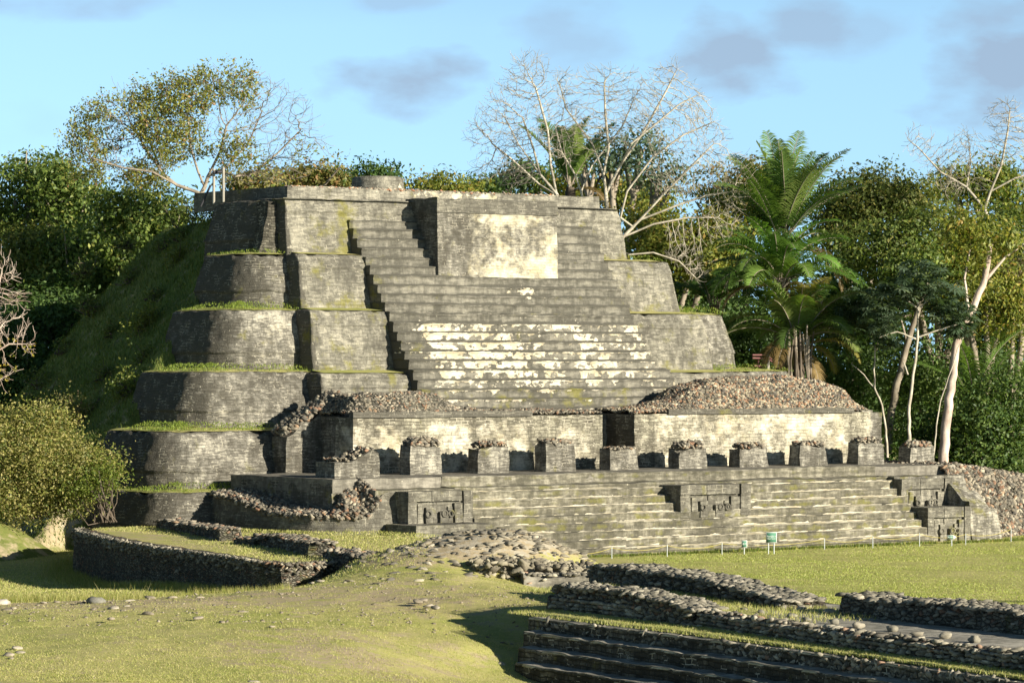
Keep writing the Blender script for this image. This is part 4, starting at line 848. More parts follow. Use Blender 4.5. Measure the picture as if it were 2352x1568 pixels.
def text_mesh(txt, size, name):
    cu = bpy.data.curves.new(name, 'FONT'); cu.body = txt; cu.size = size; cu.align_x = 'CENTER'; cu.align_y = 'CENTER'; cu.extrude = .003; cu.space_line = .95
    tmp = bpy.data.objects.new(name, cu); COL.objects.link(tmp); bpy.context.view_layer.update()
    me = bpy.data.meshes.new_from_object(tmp.evaluated_get(bpy.context.evaluated_depsgraph_get())); bpy.data.objects.remove(tmp); me.materials.clear(); me.materials.append(M['signwhite'])
    o = bpy.data.objects.new(name, me); COL.objects.link(o); return o
def sign(name, label, x, ybase, w, h, zc, txt, size, legs=(0,), arrow=False, yaw=.22):
    b = atz(*r1(x, ybase), 0.0); t = thing(name, label, 'sign', (b[0], b[1], 0), 'W'); t.rotation_euler = (0, 0, yaw)
    def part(nm, mat, f): mb = MB(); f(mb); o = mb.build(nm, mat, t); return o
    B = np.array([b[0], b[1], 0.])
    for lx in legs: part('leg', 'post', lambda mb: tube(mb, [B + (lx, .03, -.1), B + (lx, .03, zc)], .028, 7))
    if arrow:
        def f(mb):
            s = [(-w / 2, -h / 2), (w / 2 - .14, -h / 2), (w / 2, 0), (w / 2 - .14, h / 2), (-w / 2, h / 2)]
            V = [(B[0] + x_, B[1] - .012, zc + z_) for x_, z_ in s] + [(B[0] + x_, B[1] + .012, zc + z_) for x_, z_ in s]
            mb.add(V, [(0, 1, 3, 4), (5, 9, 8, 6), (0, 5, 6, 1), (3, 8, 9, 4), (4, 9, 5, 0), (1, 6, 7, 2), (2, 7, 8, 3)]); mb.add([V[1], V[2], V[3], V[6], V[7], V[8]], [(0, 1, 2), (3, 5, 4)])
        part('board', 'signwhite', f); part('face', 'sign', lambda mb: box(mb, B + (-.06, -.016, zc), (w - .2, .006, h - .05)))
    else:
        part('board', 'signwhite', lambda mb: box(mb, B + (0, 0, zc), (w, .024, h))); part('face', 'sign', lambda mb: box(mb, B + (0, -.014, zc), (w - .06, .006, h - .06)))
    tx = text_mesh(txt, size, 'lettering'); tx.parent = t; tx.location = (-.06 if arrow else 0, -.022, zc); tx.rotation_euler = (math.radians(90), 0, 0)
sign('name_sign', 'large green board on two legs reading Temple of Sun God', 1033, 538, .50, .48, .74, 'Temple of\nSun God', .105, (-.13, .13))
sign('number_sign', 'small green board reading B-4 left of the large sign', 892, 538, .26, .33, .45, 'B-4', .12)
sign('arrow_sign', 'green and white arrow shaped board reading Access, pointing right', 1975, 497, .46, .19, .42, 'Access', .11, arrow=True)

# ------------------------------------------------------------------ stairs rail at the right, timber frame at the summit left
t = thing('wooden_staircase', 'dark red wooden stair railing behind the right end of the third terrace', 'railing', (26.5, 18.5, 8.1))
def beam(nm, mat, a, b, w, h=None):
    a = np.array(a, float); b = np.array(b, float); mb = MB(); tube(mb, [a, (a + b) / 2, b], w, 4 if h is None else 8); return mb.build(nm, mat, t)
def P_(px, py, v): u_ = None
def pv(px, py, v):
    a = (px - CX) / FPX; Y = (v + float(ORG @ VA)) / (a * VA[0] + VA[1]); x = a * Y; u = float((np.array([x, Y]) - ORG) @ UA); return (u, v, EYE - (py - CY) * Y / FPX)
for (a, b, v) in (((1728, 815), (1762, 815), 20.5), ((1728, 822), (1760, 823), 20.5), ((1732, 840), (1757, 841), 20.5), ((1762, 817), (1812, 852), 20.4), ((1764, 824), (1806, 853), 20.4), ((1764, 845), (1780, 856), 20.4), ((1742, 816), (1742, 858), 20.7)):
    beam('rail', 'redwood', pv(*a, v), pv(*b, v), .055)
beam('post', 'greywood', pv(1764, 816, 20.2), pv(1764, 862, 20.2), .09, 1)
t = thing('timber_frame', 'pale timber posts with a dark crossbar at the left end of the summit', 'railing', (-3, 27.5, 16))
beam('post', 'greywood', pv(491, 388, 28.5), pv(491, 468, 28.5), .07, 1); beam('post', 'greywood', pv(513, 385, 27.5), pv(513, 464, 27.5), .07, 1)
beam('crossbar', 'darkwood', pv(489, 396, 28.0), pv(513, 394, 28.0), .08); beam('brace', 'darkwood', pv(484, 425, 28.5), pv(461, 474, 28.8), .07)

# ------------------------------------------------------------------ trees
def lobes_world(L, Y, depth=1.0):
    """crown lobes given as (px, py, rx, ry[, dY]) of the photograph, at distance Y -> ellipsoids in world metres"""
    out = []
    for l in L:
        yy = Y + (l[4] if len(l) > 4 else 0); c = at(l[0], l[1], yy); k = yy / FPX; out.append((c, np.array([l[2] * k, max(l[2], l[3]) * .8 * k * depth, l[3] * k])))
    return out
def sample_lobes(L, n, shell=0.0, rng=RNG):
    vol = np.array([np.prod(r) ** (.75 if shell else 1) for c, r in L]); i = rng.choice(len(L), n, p=vol / vol.sum())
    d = rng.normal(0, 1, (n, 3)); d /= np.linalg.norm(d, axis=1)[:, None]; rad = rng.uniform(shell ** 3, 1, n) ** (1 / 3)
    C = np.array([c for c, r in L])[i]; R = np.array([r for c, r in L])[i]; return C + d * R * rad[:, None], d
def leaf_quads(mb, P, size, pal, up=.6, aspect=.5, out=None, jit=.25, droop=.0):
    n = len(P); 
    if n == 0: return
    nrm_ = RNG.normal(0, 1, (n, 3)); nrm_[:, 2] += up * .35
    if out is not None: nrm_ += out * 1.5
    nrm_ /= np.linalg.norm(nrm_, axis=1)[:, None]
    tdir = np.cross(nrm_, RNG.normal(0, 1, (n, 3))); tdir[:, 2] -= droop; tdir /= np.linalg.norm(tdir, axis=1)[:, None]; s = np.cross(nrm_, tdir)
    L = (size * RNG.uniform(.6, 1.4, n))[:, None]
    V = np.stack([P - tdir * L * .5, P + s * L * .5 * aspect + nrm_ * L * .06, P + tdir * L * .5, P - s * L * .5 * aspect + nrm_ * L * .06], 1)
    mb.add(V.reshape(-1, 3), np.arange(4 * n).reshape(n, 4), col=np.repeat(pick(pal, n, jit), 4, 0))
def clumped(L, nclump, per, r, shell, flat_=.6):
    c, d = sample_lobes(L, nclump, shell); c = c + d * (RNG.normal(0, .35, (nclump, 1)) + .9 * fbm(c, .55, 2, 61)[:, None]); kp = fbm(c, .5, 2, 62) > -.38; c, d = c[kp], d[kp]; nclump = len(c); off = RNG.normal(0, 1, (nclump, per, 3)) * np.array([r, r, r * flat_]); P = (c[:, None] + off).reshape(-1, 3); return P, np.repeat(d, per, 0), c
def colonize(starts, L, natt, step=.35, kill=.9, maxn=16000, gravity=0.0, shell=0.0, infl=6.0, wig=.12):
    """space colonisation: starts = list of polylines (first one's base is the root). Returns nodes, parents, radii"""
    N = []; Pn = []
    for poly, par in starts:
        poly = resample(np.array(poly, float), step)
        for k, p in enumerate(poly):
            if k == 0 and par is not None:
                q = int(np.argmin(np.linalg.norm(np.array(N) - p, axis=1))); N.append(p); Pn.append(q)
            else: N.append(p); Pn.append(len(N) - 2 if k else -1)
    N = list(map(np.array, N)); A, _ = sample_lobes(L, natt, shell)
    near = np.full(len(A), -1); dist = np.full(len(A), 1e9)
    def upd(i0):
        Q = np.array(N[i0:]); D = np.linalg.norm(A[:, None] - Q[None], axis=2); j = D.argmin(1); m = D[np.arange(len(A)), j]; b = m < dist
        near[b] = j[b] + i0; dist[b] = m[b]
    upd(0); 
    for it in range(260):
        alive = dist > kill
        if not alive.all(): A = A[alive]; near = near[alive]; dist = dist[alive]
        if len(A) == 0 or len(N) > maxn: break
        inf = dist < infl
        if not inf.any(): inf = dist < dist.min() + 2
        ids = near[inf]; dirs = A[inf] - np.array(N)[ids]; dirs /= np.linalg.norm(dirs, axis=1)[:, None]
        uq, inv = np.unique(ids, return_inverse=True); S = np.zeros((len(uq), 3)); np.add.at(S, inv, dirs)
        S /= np.linalg.norm(S, axis=1)[:, None] + 1e-9; S += RNG.normal(0, wig, S.shape); S[:, 2] += gravity; S /= np.linalg.norm(S, axis=1)[:, None]
        i0 = len(N)
        for k, q in enumerate(uq): N.append(N[q] + S[k] * step); Pn.append(int(q))
        upd(i0)
    return np.array(N), np.array(Pn)
def radii(P, tip=.012, ex=2.3, rmax=9):
    n = len(P); acc = np.zeros(n); ch = np.zeros(n, int)
    for i in range(n - 1, -1, -1):
        if acc[i] == 0: acc[i] = tip ** ex
        if P[i] >= 0: acc[P[i]] += acc[i]; ch[P[i]] += 1
    return np.minimum(acc ** (1 / ex), rmax), ch
def skeleton_mesh(mb, N, P, R, col=(.5, .5, .5)):
    idx = np.where(P >= 0)[0]; par = P[idx]
    for lo, hi, sd in ((0, .03, 3), (.03, .09, 5), (.09, 99, 8)):
        k = idx[(R[idx] >= lo) & (R[idx] < hi)]
        if not len(k): continue
        a, b = N[P[k]], N[k]; T = b - a; T /= np.linalg.norm(T, axis=1)[:, None] + 1e-9
        gp = P[P[k]]; T0 = np.where((gp >= 0)[:, None], a - N[np.maximum(gp, 0)], b - a); T0 = T0 / (np.linalg.norm(T0, axis=1)[:, None] + 1e-9); T0 = (T0 + T); T0 /= np.linalg.norm(T0, axis=1)[:, None] + 1e-9
        th = np.linspace(0, 2 * math.pi, sd, endpoint=False)
        def ring(C, T_, r):
            ref = np.tile(np.array([.31, .85, .42]), (len(C), 1)); X = np.cross(T_, ref); X /= np.linalg.norm(X, axis=1)[:, None] + 1e-9; Y_ = np.cross(T_, X)
            return C[:, None] + r[:, None, None] * (np.cos(th)[None, :, None] * X[:, None] + np.sin(th)[None, :, None] * Y_[:, None])
        ra = np.minimum(R[P[k]], R[k] * 1.35); V = np.concatenate([ring(a, T0, ra), ring(b, T, R[k])], 1)
        j = np.arange(sd); F = np.stack([j, (j + 1) % sd, sd + (j + 1) % sd, sd + j], 1); F = F[None] + (np.arange(len(k)) * 2 * sd)[:, None, None]
        mb.add(V.reshape(-1, 3), F.reshape(-1, 4), col=col)
def twigs(N, P, R, per=2, length=.5, thr=.03):
    tips = np.where(R < thr)[0]; NN, PP = [N], [P]; base = len(N)
    for _ in range(per):
        d = N[tips] - N[np.maximum(P[tips], 0)]; d /= np.linalg.norm(d, axis=1)[:, None] + 1e-9; d = d + RNG.normal(0, .55, d.shape); d /= np.linalg.norm(d, axis=1)[:, None]
        q = N[tips] + d * length * RNG.uniform(.5, 1.2, (len(tips), 1)); NN.append(q); PP.append(tips); m = np.arange(base, base + len(tips)); base += len(tips)
        d2 = d + RNG.normal(0, .3, d.shape); d2[:, 2] += .15; d2 /= np.linalg.norm(d2, axis=1)[:, None]; NN.append(q + d2 * length * .7); PP.append(m); base += len(tips)
    return np.concatenate(NN), np.concatenate(PP)

PG = [((.066, .10, .022), 5), ((.092, .13, .03), 5), ((.125, .16, .037), 4), ((.045, .072, .018), 4), ((.17, .18, .045), 2)]           # fresh green
PY = [((.17, .185, .035), 5), ((.13, .155, .030), 5), ((.22, .20, .04), 3), ((.085, .11, .025), 3), ((.25, .17, .04), 1)]              # yellow green
PO = [((.15, .135, .04), 5), ((.19, .17, .055), 4), ((.10, .105, .03), 4), ((.20, .125, .05), 2), ((.10, .13, .03), 3)]                # olive
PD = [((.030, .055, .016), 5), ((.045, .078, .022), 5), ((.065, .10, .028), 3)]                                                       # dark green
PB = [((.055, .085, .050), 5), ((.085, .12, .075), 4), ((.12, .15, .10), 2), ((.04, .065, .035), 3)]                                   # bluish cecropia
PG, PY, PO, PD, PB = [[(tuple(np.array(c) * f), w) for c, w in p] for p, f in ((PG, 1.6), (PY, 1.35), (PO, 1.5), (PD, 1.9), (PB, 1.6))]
def base_of(Y, px, z=0): return np.array([(px - CX) / FPX * Y, Y, z])
def leafy_tree(label, Y, L, pal, nclump, per=26, r=.42, size=.27, base=None, zb=0.0, name='broadleaf_tree', bark='bark', group=None, shell=.55, trunk_r=None, depth=1.0, cat='tree', up=.6, aspect=.5, wide=1.0):
    LBS = lobes_world(L, Y, depth); big = max(LBS, key=lambda q: np.prod(q[1])); c = big[0]
    b = np.array([c[0] + RNG.uniform(-.6, .6), c[1] + .5, zb]) if base is None else np.array(base, float)
    t = thing(name, label, cat, b, 'W', group)
    P, out, cl = clumped(LBS, nclump, per, r, shell); mb = MB(); k = P[:, 2] > zb - .2; leaf_quads(mb, P[k], size, pal, up, aspect, out[k]); mb.build('crown', 'leaf', t)
    fork = b + (c - b) * .45 + np.array([0, 0, .2]); att = [(b, fork)]
    wd = MB(); rt = trunk_r or .035 * np.linalg.norm(c - b) + .06
    mid = (b + fork) / 2 + RNG.normal(0, .15, 3) * [1, 1, 0]; tube(wd, [b - [0, 0, .3], mid, fork], [rt, rt * .8, rt * .7], 8)
    for cc, rr in LBS:
        m1 = (fork + cc) / 2 + RNG.normal(0, .25, 3); tube(wd, resample([fork, m1, cc], 1.0), np.linspace(rt * .55, rt * .15, len(resample([fork, m1, cc], 1.0))), 6)
        for _ in range(4):
            e = cc + RNG.normal(0, .5, 3) * rr; s_ = cc * .5 + m1 * .5; tube(wd, [s_, (s_ + e) / 2 + RNG.normal(0, .2, 3), e], [rt * .22, rt * .15, rt * .05], 5)
    wd.build('trunk', bark, t); return t
# --- left jungle behind the overgrown slope
LJ = [
 ('tall dark green tree at the left edge of the photo, its crown against the sky', 206, [(35, 460, 120, 95), (80, 400, 70, 50), (10, 560, 110, 90), (110, 480, 70, 70)], PG, 420, 0),
 ('bright green pinnate tree left of the half bare tree, just touching the skyline', 203, [(150, 440, 75, 70), (185, 480, 60, 70), (120, 405, 45, 40), (160, 560, 90, 70)], PG, 330, 0),
 ('rounded green tree directly behind the top of the overgrown slope', 190, [(330, 500, 100, 70), (395, 520, 55, 60), (270, 530, 80, 80), (330, 580, 90, 70)], PG, 420, 0),
 ('yellowish green tree at the left edge below the tall one', 196, [(60, 620, 110, 80), (120, 590, 70, 60), (20, 700, 90, 80)], [((.14, .165, .035), 5), ((.10, .135, .028), 5), ((.19, .19, .045), 3)], 400, 0),
 ('dense green tree with a small pale branch, in the middle of the left woods', 194, [(200, 610, 100, 90), (150, 680, 90, 80), (260, 640, 80, 70)], PG, 420, 0),
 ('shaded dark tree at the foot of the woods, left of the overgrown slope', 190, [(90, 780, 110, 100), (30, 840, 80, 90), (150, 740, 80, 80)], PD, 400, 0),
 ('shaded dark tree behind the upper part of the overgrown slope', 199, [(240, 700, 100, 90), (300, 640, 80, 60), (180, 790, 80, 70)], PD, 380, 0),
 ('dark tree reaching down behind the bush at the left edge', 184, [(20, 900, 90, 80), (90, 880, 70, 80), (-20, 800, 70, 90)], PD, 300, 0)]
for lab, Y, L, pal, n, zb in LJ: leafy_tree(lab, Y, L, pal, n, per=34, r=.5, size=.28, zb=zb, group='trees of the left woods')
# --- far tree line seen over the summit
FT = [
 ('low spreading brown green tree on the skyline left of the altar drum', 235, [(720, 400, 70, 30), (770, 415, 60, 26), (680, 420, 50, 26)], PO, 190),
 ('dark cecropia crown on the skyline touching the left of the altar drum', 225, [(845, 395, 34, 18), (895, 398, 30, 16), (870, 415, 40, 14)], PD, 60),
 ('rounded yellow green bush top on the skyline right of the altar drum', 245, [(1000, 432, 65, 18), (1050, 436, 40, 14)], PY, 110),
 ('dark low tree top on the skyline left of the bare tree', 250, [(1105, 432, 50, 20), (1150, 425, 40, 24)], PD, 100),
 ('dark ragged tree behind the left bare limbs', 232, [(1200, 405, 45, 34), (1240, 420, 40, 30)], PD, 130),
 ('grey green cecropia crown in the middle of the bare tree', 215, [(1400, 360, 70, 38), (1470, 340, 60, 34), (1340, 350, 60, 34), (1520, 400, 60, 40)], PB, 150),
 ('olive green tree filling the view behind the bare trunks', 222, [(1400, 430, 80, 45), (1310, 430, 60, 40), (1480, 450, 80, 50)], PY, 260),
 ('small dark tree at the left of the summit behind the timber frame', 230, [(600, 420, 60, 26), (550, 430, 40, 24)], PO, 110)]
for lab, Y, L, pal, n in FT: leafy_tree(lab, Y, L, pal, n, per=24, r=.5, size=.30, group='tree tops on the skyline behind the temple', shell=.3)
# --- right woods
RJ = [
 ('mustard green tree just right of the pyramid below the bare limbs', 196, [(1530, 560, 95, 60), (1600, 590, 80, 60), (1480, 520, 60, 50), (1640, 540, 60, 60)], PY, 620, .27),
 ('dark shaded tree between the pyramid and the big palm', 200, [(1620, 660, 90, 80), (1680, 600, 70, 80), (1580, 710, 70, 60)], PD, 420, .28),
 ('very dark tree low behind the red railing', 196, [(1700, 770, 90, 70), (1640, 760, 70, 60), (1760, 830, 80, 60)], PD, 420, .28),
 ('dark tree behind the palm crown at skyline height', 212, [(1690, 480, 70, 70), (1740, 430, 60, 50), (1650, 430, 50, 40)], PO, 260, .28),
 ('broad olive green tree right of the palm, its top on the skyline', 206, [(1960, 470, 90, 60), (2030, 440, 90, 45), (2080, 480, 90, 60), (1930, 530, 70, 60)], [((.15, .18, .045), 5), ((.11, .14, .035), 5), ((.21, .20, .055), 3)], 620, .26),
 ('large spreading tree with fine mid green leaves over the leaning trunks', 196, [(2030, 580, 110, 70), (2150, 560, 120, 80), (2250, 600, 110, 90), (2100, 650, 110, 60), (2330, 560, 80, 90)], [((.13, .18, .04), 5), ((.17, .21, .05), 5), ((.09, .13, .033), 4), ((.22, .21, .05), 1)], 1000, .25),
 ('yellow green drooping crown above the thick leaning trunk', 190, [(2260, 660, 90, 60), (2220, 580, 70, 60), (2300, 720, 60, 60)], PY, 420, .24),
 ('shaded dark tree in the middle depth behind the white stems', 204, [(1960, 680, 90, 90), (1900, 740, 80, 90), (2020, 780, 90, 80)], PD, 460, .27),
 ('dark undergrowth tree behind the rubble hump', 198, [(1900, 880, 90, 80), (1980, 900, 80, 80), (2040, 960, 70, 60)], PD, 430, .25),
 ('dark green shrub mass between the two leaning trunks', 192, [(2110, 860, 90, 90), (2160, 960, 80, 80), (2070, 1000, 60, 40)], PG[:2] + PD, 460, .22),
 ('dense leafy shrub at the right edge under the thick trunk', 184, [(2260, 960, 80, 80), (2330, 930, 70, 90), (2250, 1040, 80, 60), (2330, 1060, 70, 60)], PG[:2] + PD, 620, .22),
 ('dark shrub at the right end of the platform beside the last pillar', 186, [(2170, 1060, 50, 40), (2120, 1000, 50, 50), (2220, 1080, 60, 30)], PD, 260, .22),
 ('shaded tree at the right edge above the shrubs', 200, [(2310, 800, 90, 90), (2240, 840, 80, 90), (2350, 700, 60, 90)], PD, 460, .27),
 ('pale brownish vine covered tree at the right edge', 194, [(2330, 700, 45, 60), (2345, 640, 40, 50)], [((.20, .16, .085), 4), ((.15, .13, .06), 4)], 150, .2),
 ('small green tree behind the bare tree in the upper right corner', 214, [(2310, 420, 70, 55), (2240, 430, 60, 50), (2180, 420, 50, 40), (2340, 480, 60, 50)], PY[:3] + PG[:2], 280, .27)]
for lab, Y, L, pal, n, s in RJ: leafy_tree(lab, Y, L, pal, n, per=30, r=.48, size=s, group='trees of the right woods')
# forest interior behind, read as one dark mass
mb = MB(); 
LBS = lobes_world([(x, y, 110, 90, 0) for x in range(-150, 480, 120) for y in (700, 820, 920)] + [(x, y, 110, 80, 0) for x in range(1560, 2600, 130) for y in (720, 860, 980, 1060)], 214, .5)
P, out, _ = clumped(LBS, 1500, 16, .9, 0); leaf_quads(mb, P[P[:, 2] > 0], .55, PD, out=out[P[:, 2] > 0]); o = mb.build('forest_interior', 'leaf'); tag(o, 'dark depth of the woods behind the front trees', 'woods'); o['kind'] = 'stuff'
# --- horizon forest all round so that the ground never shows an empty rim
mb = MB(); n = 15000; a = RNG.uniform(-.9, .9, n); d = RNG.uniform(245, 300, n); hgt = 8 + 3 * vnoise(np.stack([a * 30, d * .05, a * 0], 1), 1.0, 3); P = np.stack([np.sin(a) * d, np.cos(a) * d, RNG.uniform(0, 1, n) ** .7 * hgt], 1)
leaf_quads(mb, P, 1.1, PD + PG); o = mb.build('far_forest', 'leaf'); tag(o, 'low far line of forest beyond the clearing', 'woods'); o['kind'] = 'stuff'

# --- half bare spreading tree behind the left end of the summit
def sc_tree(name, label, cat, Y, trunk, L, natt, bark, tip=.012, leafpal=None, leafn=0, leafsize=.16, step=.34, kill=.85, ex=2.25, twl=.4, per=1, depth=1.0, group=None, infl=5.0, leaf_thr=.03, clump=.22, lmask=None, wig=.12, shell=0.0):
    LBS = lobes_world(L, Y, depth); starts = []
    for k, poly in enumerate(trunk):
        pts = [at(p[0], p[1], Y + (p[2] if len(p) > 2 else 0)) for p in poly]; starts.append((pts, None if k == 0 else 1))
    N, P = colonize(starts, LBS, natt, step, kill, infl=infl, wig=wig, shell=shell); N, P = twigs(N, P, radii(P, tip, ex)[0], per, twl, tip * 1.8)
    R, ch = radii(P, tip * .75, ex); t = thing(name, label, cat, starts[0][0][0], 'W', group)
    mb = MB(); skeleton_mesh(mb, N, P, R); mb.build('trunk', bark, t)
    if leafn:
        k = np.where(R < leaf_thr)[0]
        if lmask is not None: k = k[lmask(N[k])]
        q = RNG.choice(k, leafn); P_ = N[q] + RNG.normal(0, clump, (leafn, 3)); m = MB(); leaf_quads(m, P_, leafsize, leafpal, .2, .5, None, .3); m.build('crown', 'leaf', t)
    return t
def left_mask(N):
    px = CX + FPX * N[:, 0] / N[:, 1]; py = CY - FPX * (N[:, 2] - EYE) / N[:, 1]; P = N * 1.0
    dens = .95 - .85 * sstep(px, 470, 640) - .3 * sstep(py, 330, 400) - .25 + 3.2 * fbm(P, .55, 2, 8); return RNG.uniform(0, 1, len(N)) < dens
sc_tree('half_bare_tree', 'wide spreading half bare tree with sparse yellow green leaves left of the summit', 'tree', 184,
        [[(468, 470), (462, 445), (470, 430), (478, 405), (505, 350), (520, 290)], [(462, 445), (440, 437), (405, 425), (375, 400), (340, 350), (310, 300)], [(470, 430), (455, 395), (438, 340), (432, 280)], [(478, 405), (520, 385, 2), (570, 330, 3), (600, 260, 3)],
         [(405, 425), (350, 395, -2), (280, 385, -2), (215, 365, -2)], [(540, 405, 1), (580, 400, 2), (640, 350, 3), (690, 300, 3)], [(375, 400), (340, 320, 3), (260, 270, 4)]],
        [(300, 265, 110, 70), (230, 330, 80, 70), (190, 320, 45, 60), (420, 240, 100, 75), (500, 210, 90, 60), (580, 230, 90, 75), (650, 270, 80, 75), (700, 330, 60, 60), (640, 350, 70, 50), (400, 330, 80, 50), (530, 310, 90, 60), (240, 390, 60, 30), (200, 400, 50, 30), (330, 405, 60, 35), (560, 390, 70, 40), (660, 390, 70, 35), (730, 370, 40, 35), (470, 180, 50, 35), (530, 165, 40, 25), (265, 225, 30, 35)],
        9000, 'bark', .011, [((.30, .28, .06), 5), ((.22, .24, .05), 5), ((.16, .20, .05), 3), ((.34, .20, .10), 1)], 19000, .17, lmask=left_mask, infl=4.5, kill=.52, step=.28, ex=2.6, clump=.17, wig=.2)
# --- bare trees behind the summit
sc_tree('bare_tree', 'left leaning leafless tree with pale double trunk behind the summit wall', 'tree', 192,
        [[(1292, 470), (1278, 445), (1240, 400), (1225, 340), (1200, 270)], [(1278, 445), (1265, 380), (1258, 300), (1230, 200)], [(1300, 462), (1240, 425, 2), (1180, 370, 2), (1130, 330, 1)], [(1240, 400), (1190, 330, 2), (1160, 270, 2)]],
        [(1215, 165, 55, 50), (1180, 230, 60, 60), (1245, 240, 45, 60), (1140, 270, 55, 45), (1110, 310, 50, 40), (1180, 320, 60, 45), (1230, 300, 40, 50), (1120, 390, 50, 30), (1190, 400, 50, 30)],
        6500, 'palebark', .011, per=2, infl=4, kill=.5, wig=.2, step=.28, ex=2.75, twl=.35)
sc_tree('bare_tree', 'tall central leafless tree with white upright limbs behind the summit', 'tree', 186,
        [[(1394, 480), (1392, 445), (1386, 400), (1398, 340), (1390, 260), (1388, 190)], [(1392, 445), (1425, 380), (1480, 300), (1530, 210), (1555, 160)], [(1386, 400), (1360, 330, 2), (1300, 250, 2), (1285, 190, 2)], [(1340, 470, 1), (1335, 440, 1), (1320, 400, 1), (1290, 350, 1), (1275, 290, 1)],
         [(1335, 440, 1), (1360, 380, 2), (1430, 290, 2), (1460, 220, 2)], [(1425, 380), (1450, 330, -2), (1500, 290, -2), (1560, 240, -2), (1600, 220, -2)]],
        [(1390, 190, 50, 50), (1300, 200, 40, 50), (1330, 270, 60, 60), (1440, 210, 60, 55), (1530, 180, 50, 45), (1550, 165, 30, 30), (1490, 250, 70, 60), (1580, 240, 50, 50), (1400, 290, 60, 50), (1610, 270, 40, 40), (1290, 330, 50, 50)],
        8500, 'palebark', .011, per=2, infl=4, kill=.5, wig=.2, step=.28, ex=2.75, twl=.35)
sc_tree('bare_tree', 'leafless tree with long pale limbs sweeping out to the right of the pyramid', 'tree', 184,
        [[(1405, 590), (1430, 545), (1470, 505), (1530, 440), (1590, 380), (1640, 330)], [(1430, 545), (1500, 515), (1580, 500), (1650, 500)], [(1470, 505), (1560, 470), (1620, 450), (1680, 440)], [(1425, 500), (1440, 440), (1500, 360), (1570, 310), (1640, 280)], [(1445, 585, -2), (1500, 580, -2), (1560, 600, -2), (1600, 640, -2)]],
        [(1620, 320, 60, 50), (1650, 390, 60, 50), (1680, 440, 50, 40), (1650, 500, 55, 35), (1560, 400, 70, 50), (1600, 290, 50, 40), (1540, 330, 60, 50), (1580, 590, 45, 25), (1610, 620, 30, 30), (1700, 380, 40, 40), (1660, 530, 40, 30)],
        7000, 'palebark', .011, per=2, infl=4, kill=.5, wig=.2, step=.28, ex=2.75, twl=.35)
sc_tree('bare_tree', 'bare pale tree with forked trunk in the upper right corner', 'tree', 200,
        [[(2275, 520), (2262, 480), (2275, 440), (2300, 380), (2315, 300), (2320, 250)], [(2262, 480), (2220, 430), (2160, 395), (2110, 340), (2085, 320)], [(2275, 440), (2330, 410), (2400, 390)], [(2220, 430), (2230, 370, 2), (2225, 320, 2)]],
        [(2120, 335, 45, 35), (2100, 310, 30, 25), (2160, 380, 45, 30), (2220, 340, 40, 50), (2310, 270, 50, 50), (2350, 320, 50, 60), (2290, 350, 45, 50), (2200, 420, 60, 30), (2380, 400, 50, 40)],
        5500, 'palebark', .012, per=2, infl=4, kill=.52, wig=.2, step=.3, ex=2.75, twl=.35)
sc_tree('bare_shrub', 'leafless pinkish branches reaching in at the left edge above the bush', 'tree', 147,
        [[(-60, 960), (-40, 860), (-20, 780), (10, 740)], [(-40, 860), (-10, 700), (0, 640)], [(-30, 820), (20, 790), (60, 790)], [(-40, 880), (0, 870)]],
        [(10, 620, 40, 50), (20, 690, 50, 45), (35, 760, 55, 35), (15, 860, 35, 40), (60, 800, 40, 22), (-20, 740, 40, 100)], 1500, 'pinkbark', .011, [((.42, .33, .05), 3), ((.30, .30, .06), 2)], 260, .15, step=.22, kill=.5, per=2, twl=.3, infl=5,
        leaf_thr=.012, clump=.05, lmask=lambda N: (N[:, 2] < 9.6) & (RNG.uniform(0, 1, len(N)) < .5))
# --- leaning trunks and white stemmed cecropias of the right woods
def stem_tree(name, label, Y, trunk, r0, bark, L, pal, nclump, per, size, r=.3, group=None, aspect=.5, up=.6, zfix=True):
    t = thing(name, label, 'tree', at(*trunk[0][0][:2], Y), 'W', group); mb = MB()
    for k, poly in enumerate(trunk):
        P = resample([at(p[0], p[1], Y + (p[2] if len(p) > 2 else 0)) for p in poly], .5); rr_ = r0 * (1 if k == 0 else .35); P[1:-1] += RNG.normal(0, rr_ * .12, P[1:-1].shape); tube(mb, P, np.linspace(rr_, rr_ * (.55 if k == 0 else .3), len(P)), 9)
    mb.build('trunk', bark, t); m = MB(); P, out, _ = clumped(lobes_world(L, Y), nclump, per, r, .2); leaf_quads(m, P, size, pal, up, aspect, out); m.build('crown', 'leaf', t)
stem_tree('leaning_tree', 'thick pinkish grey trunk leaning right, its base in dark shrubs', 181, [[(2163, 1100), (2168, 1020), (2176, 950), (2190, 860), (2196, 790), (2215, 745), (2245, 690), (2262, 640), (2275, 560)], [(2225, 720), (2215, 640), (2230, 560)], [(2262, 645), (2310, 590), (2352, 560)]], .29, 'pinkbark',
          [(2270, 560, 80, 50), (2220, 530, 60, 40)], PY, 130, 26, .24)
stem_tree('leaning_tree', 'thinner mottled trunk leaning right behind the cecropias', 187, [[(2038, 1040), (2045, 960), (2060, 880), (2082, 800), (2100, 740), (2130, 650)], [(2085, 790), (2060, 700)]], .24, 'bark', [(2120, 600, 60, 45), (2060, 620, 50, 40)], PG, 120, 24, .24)
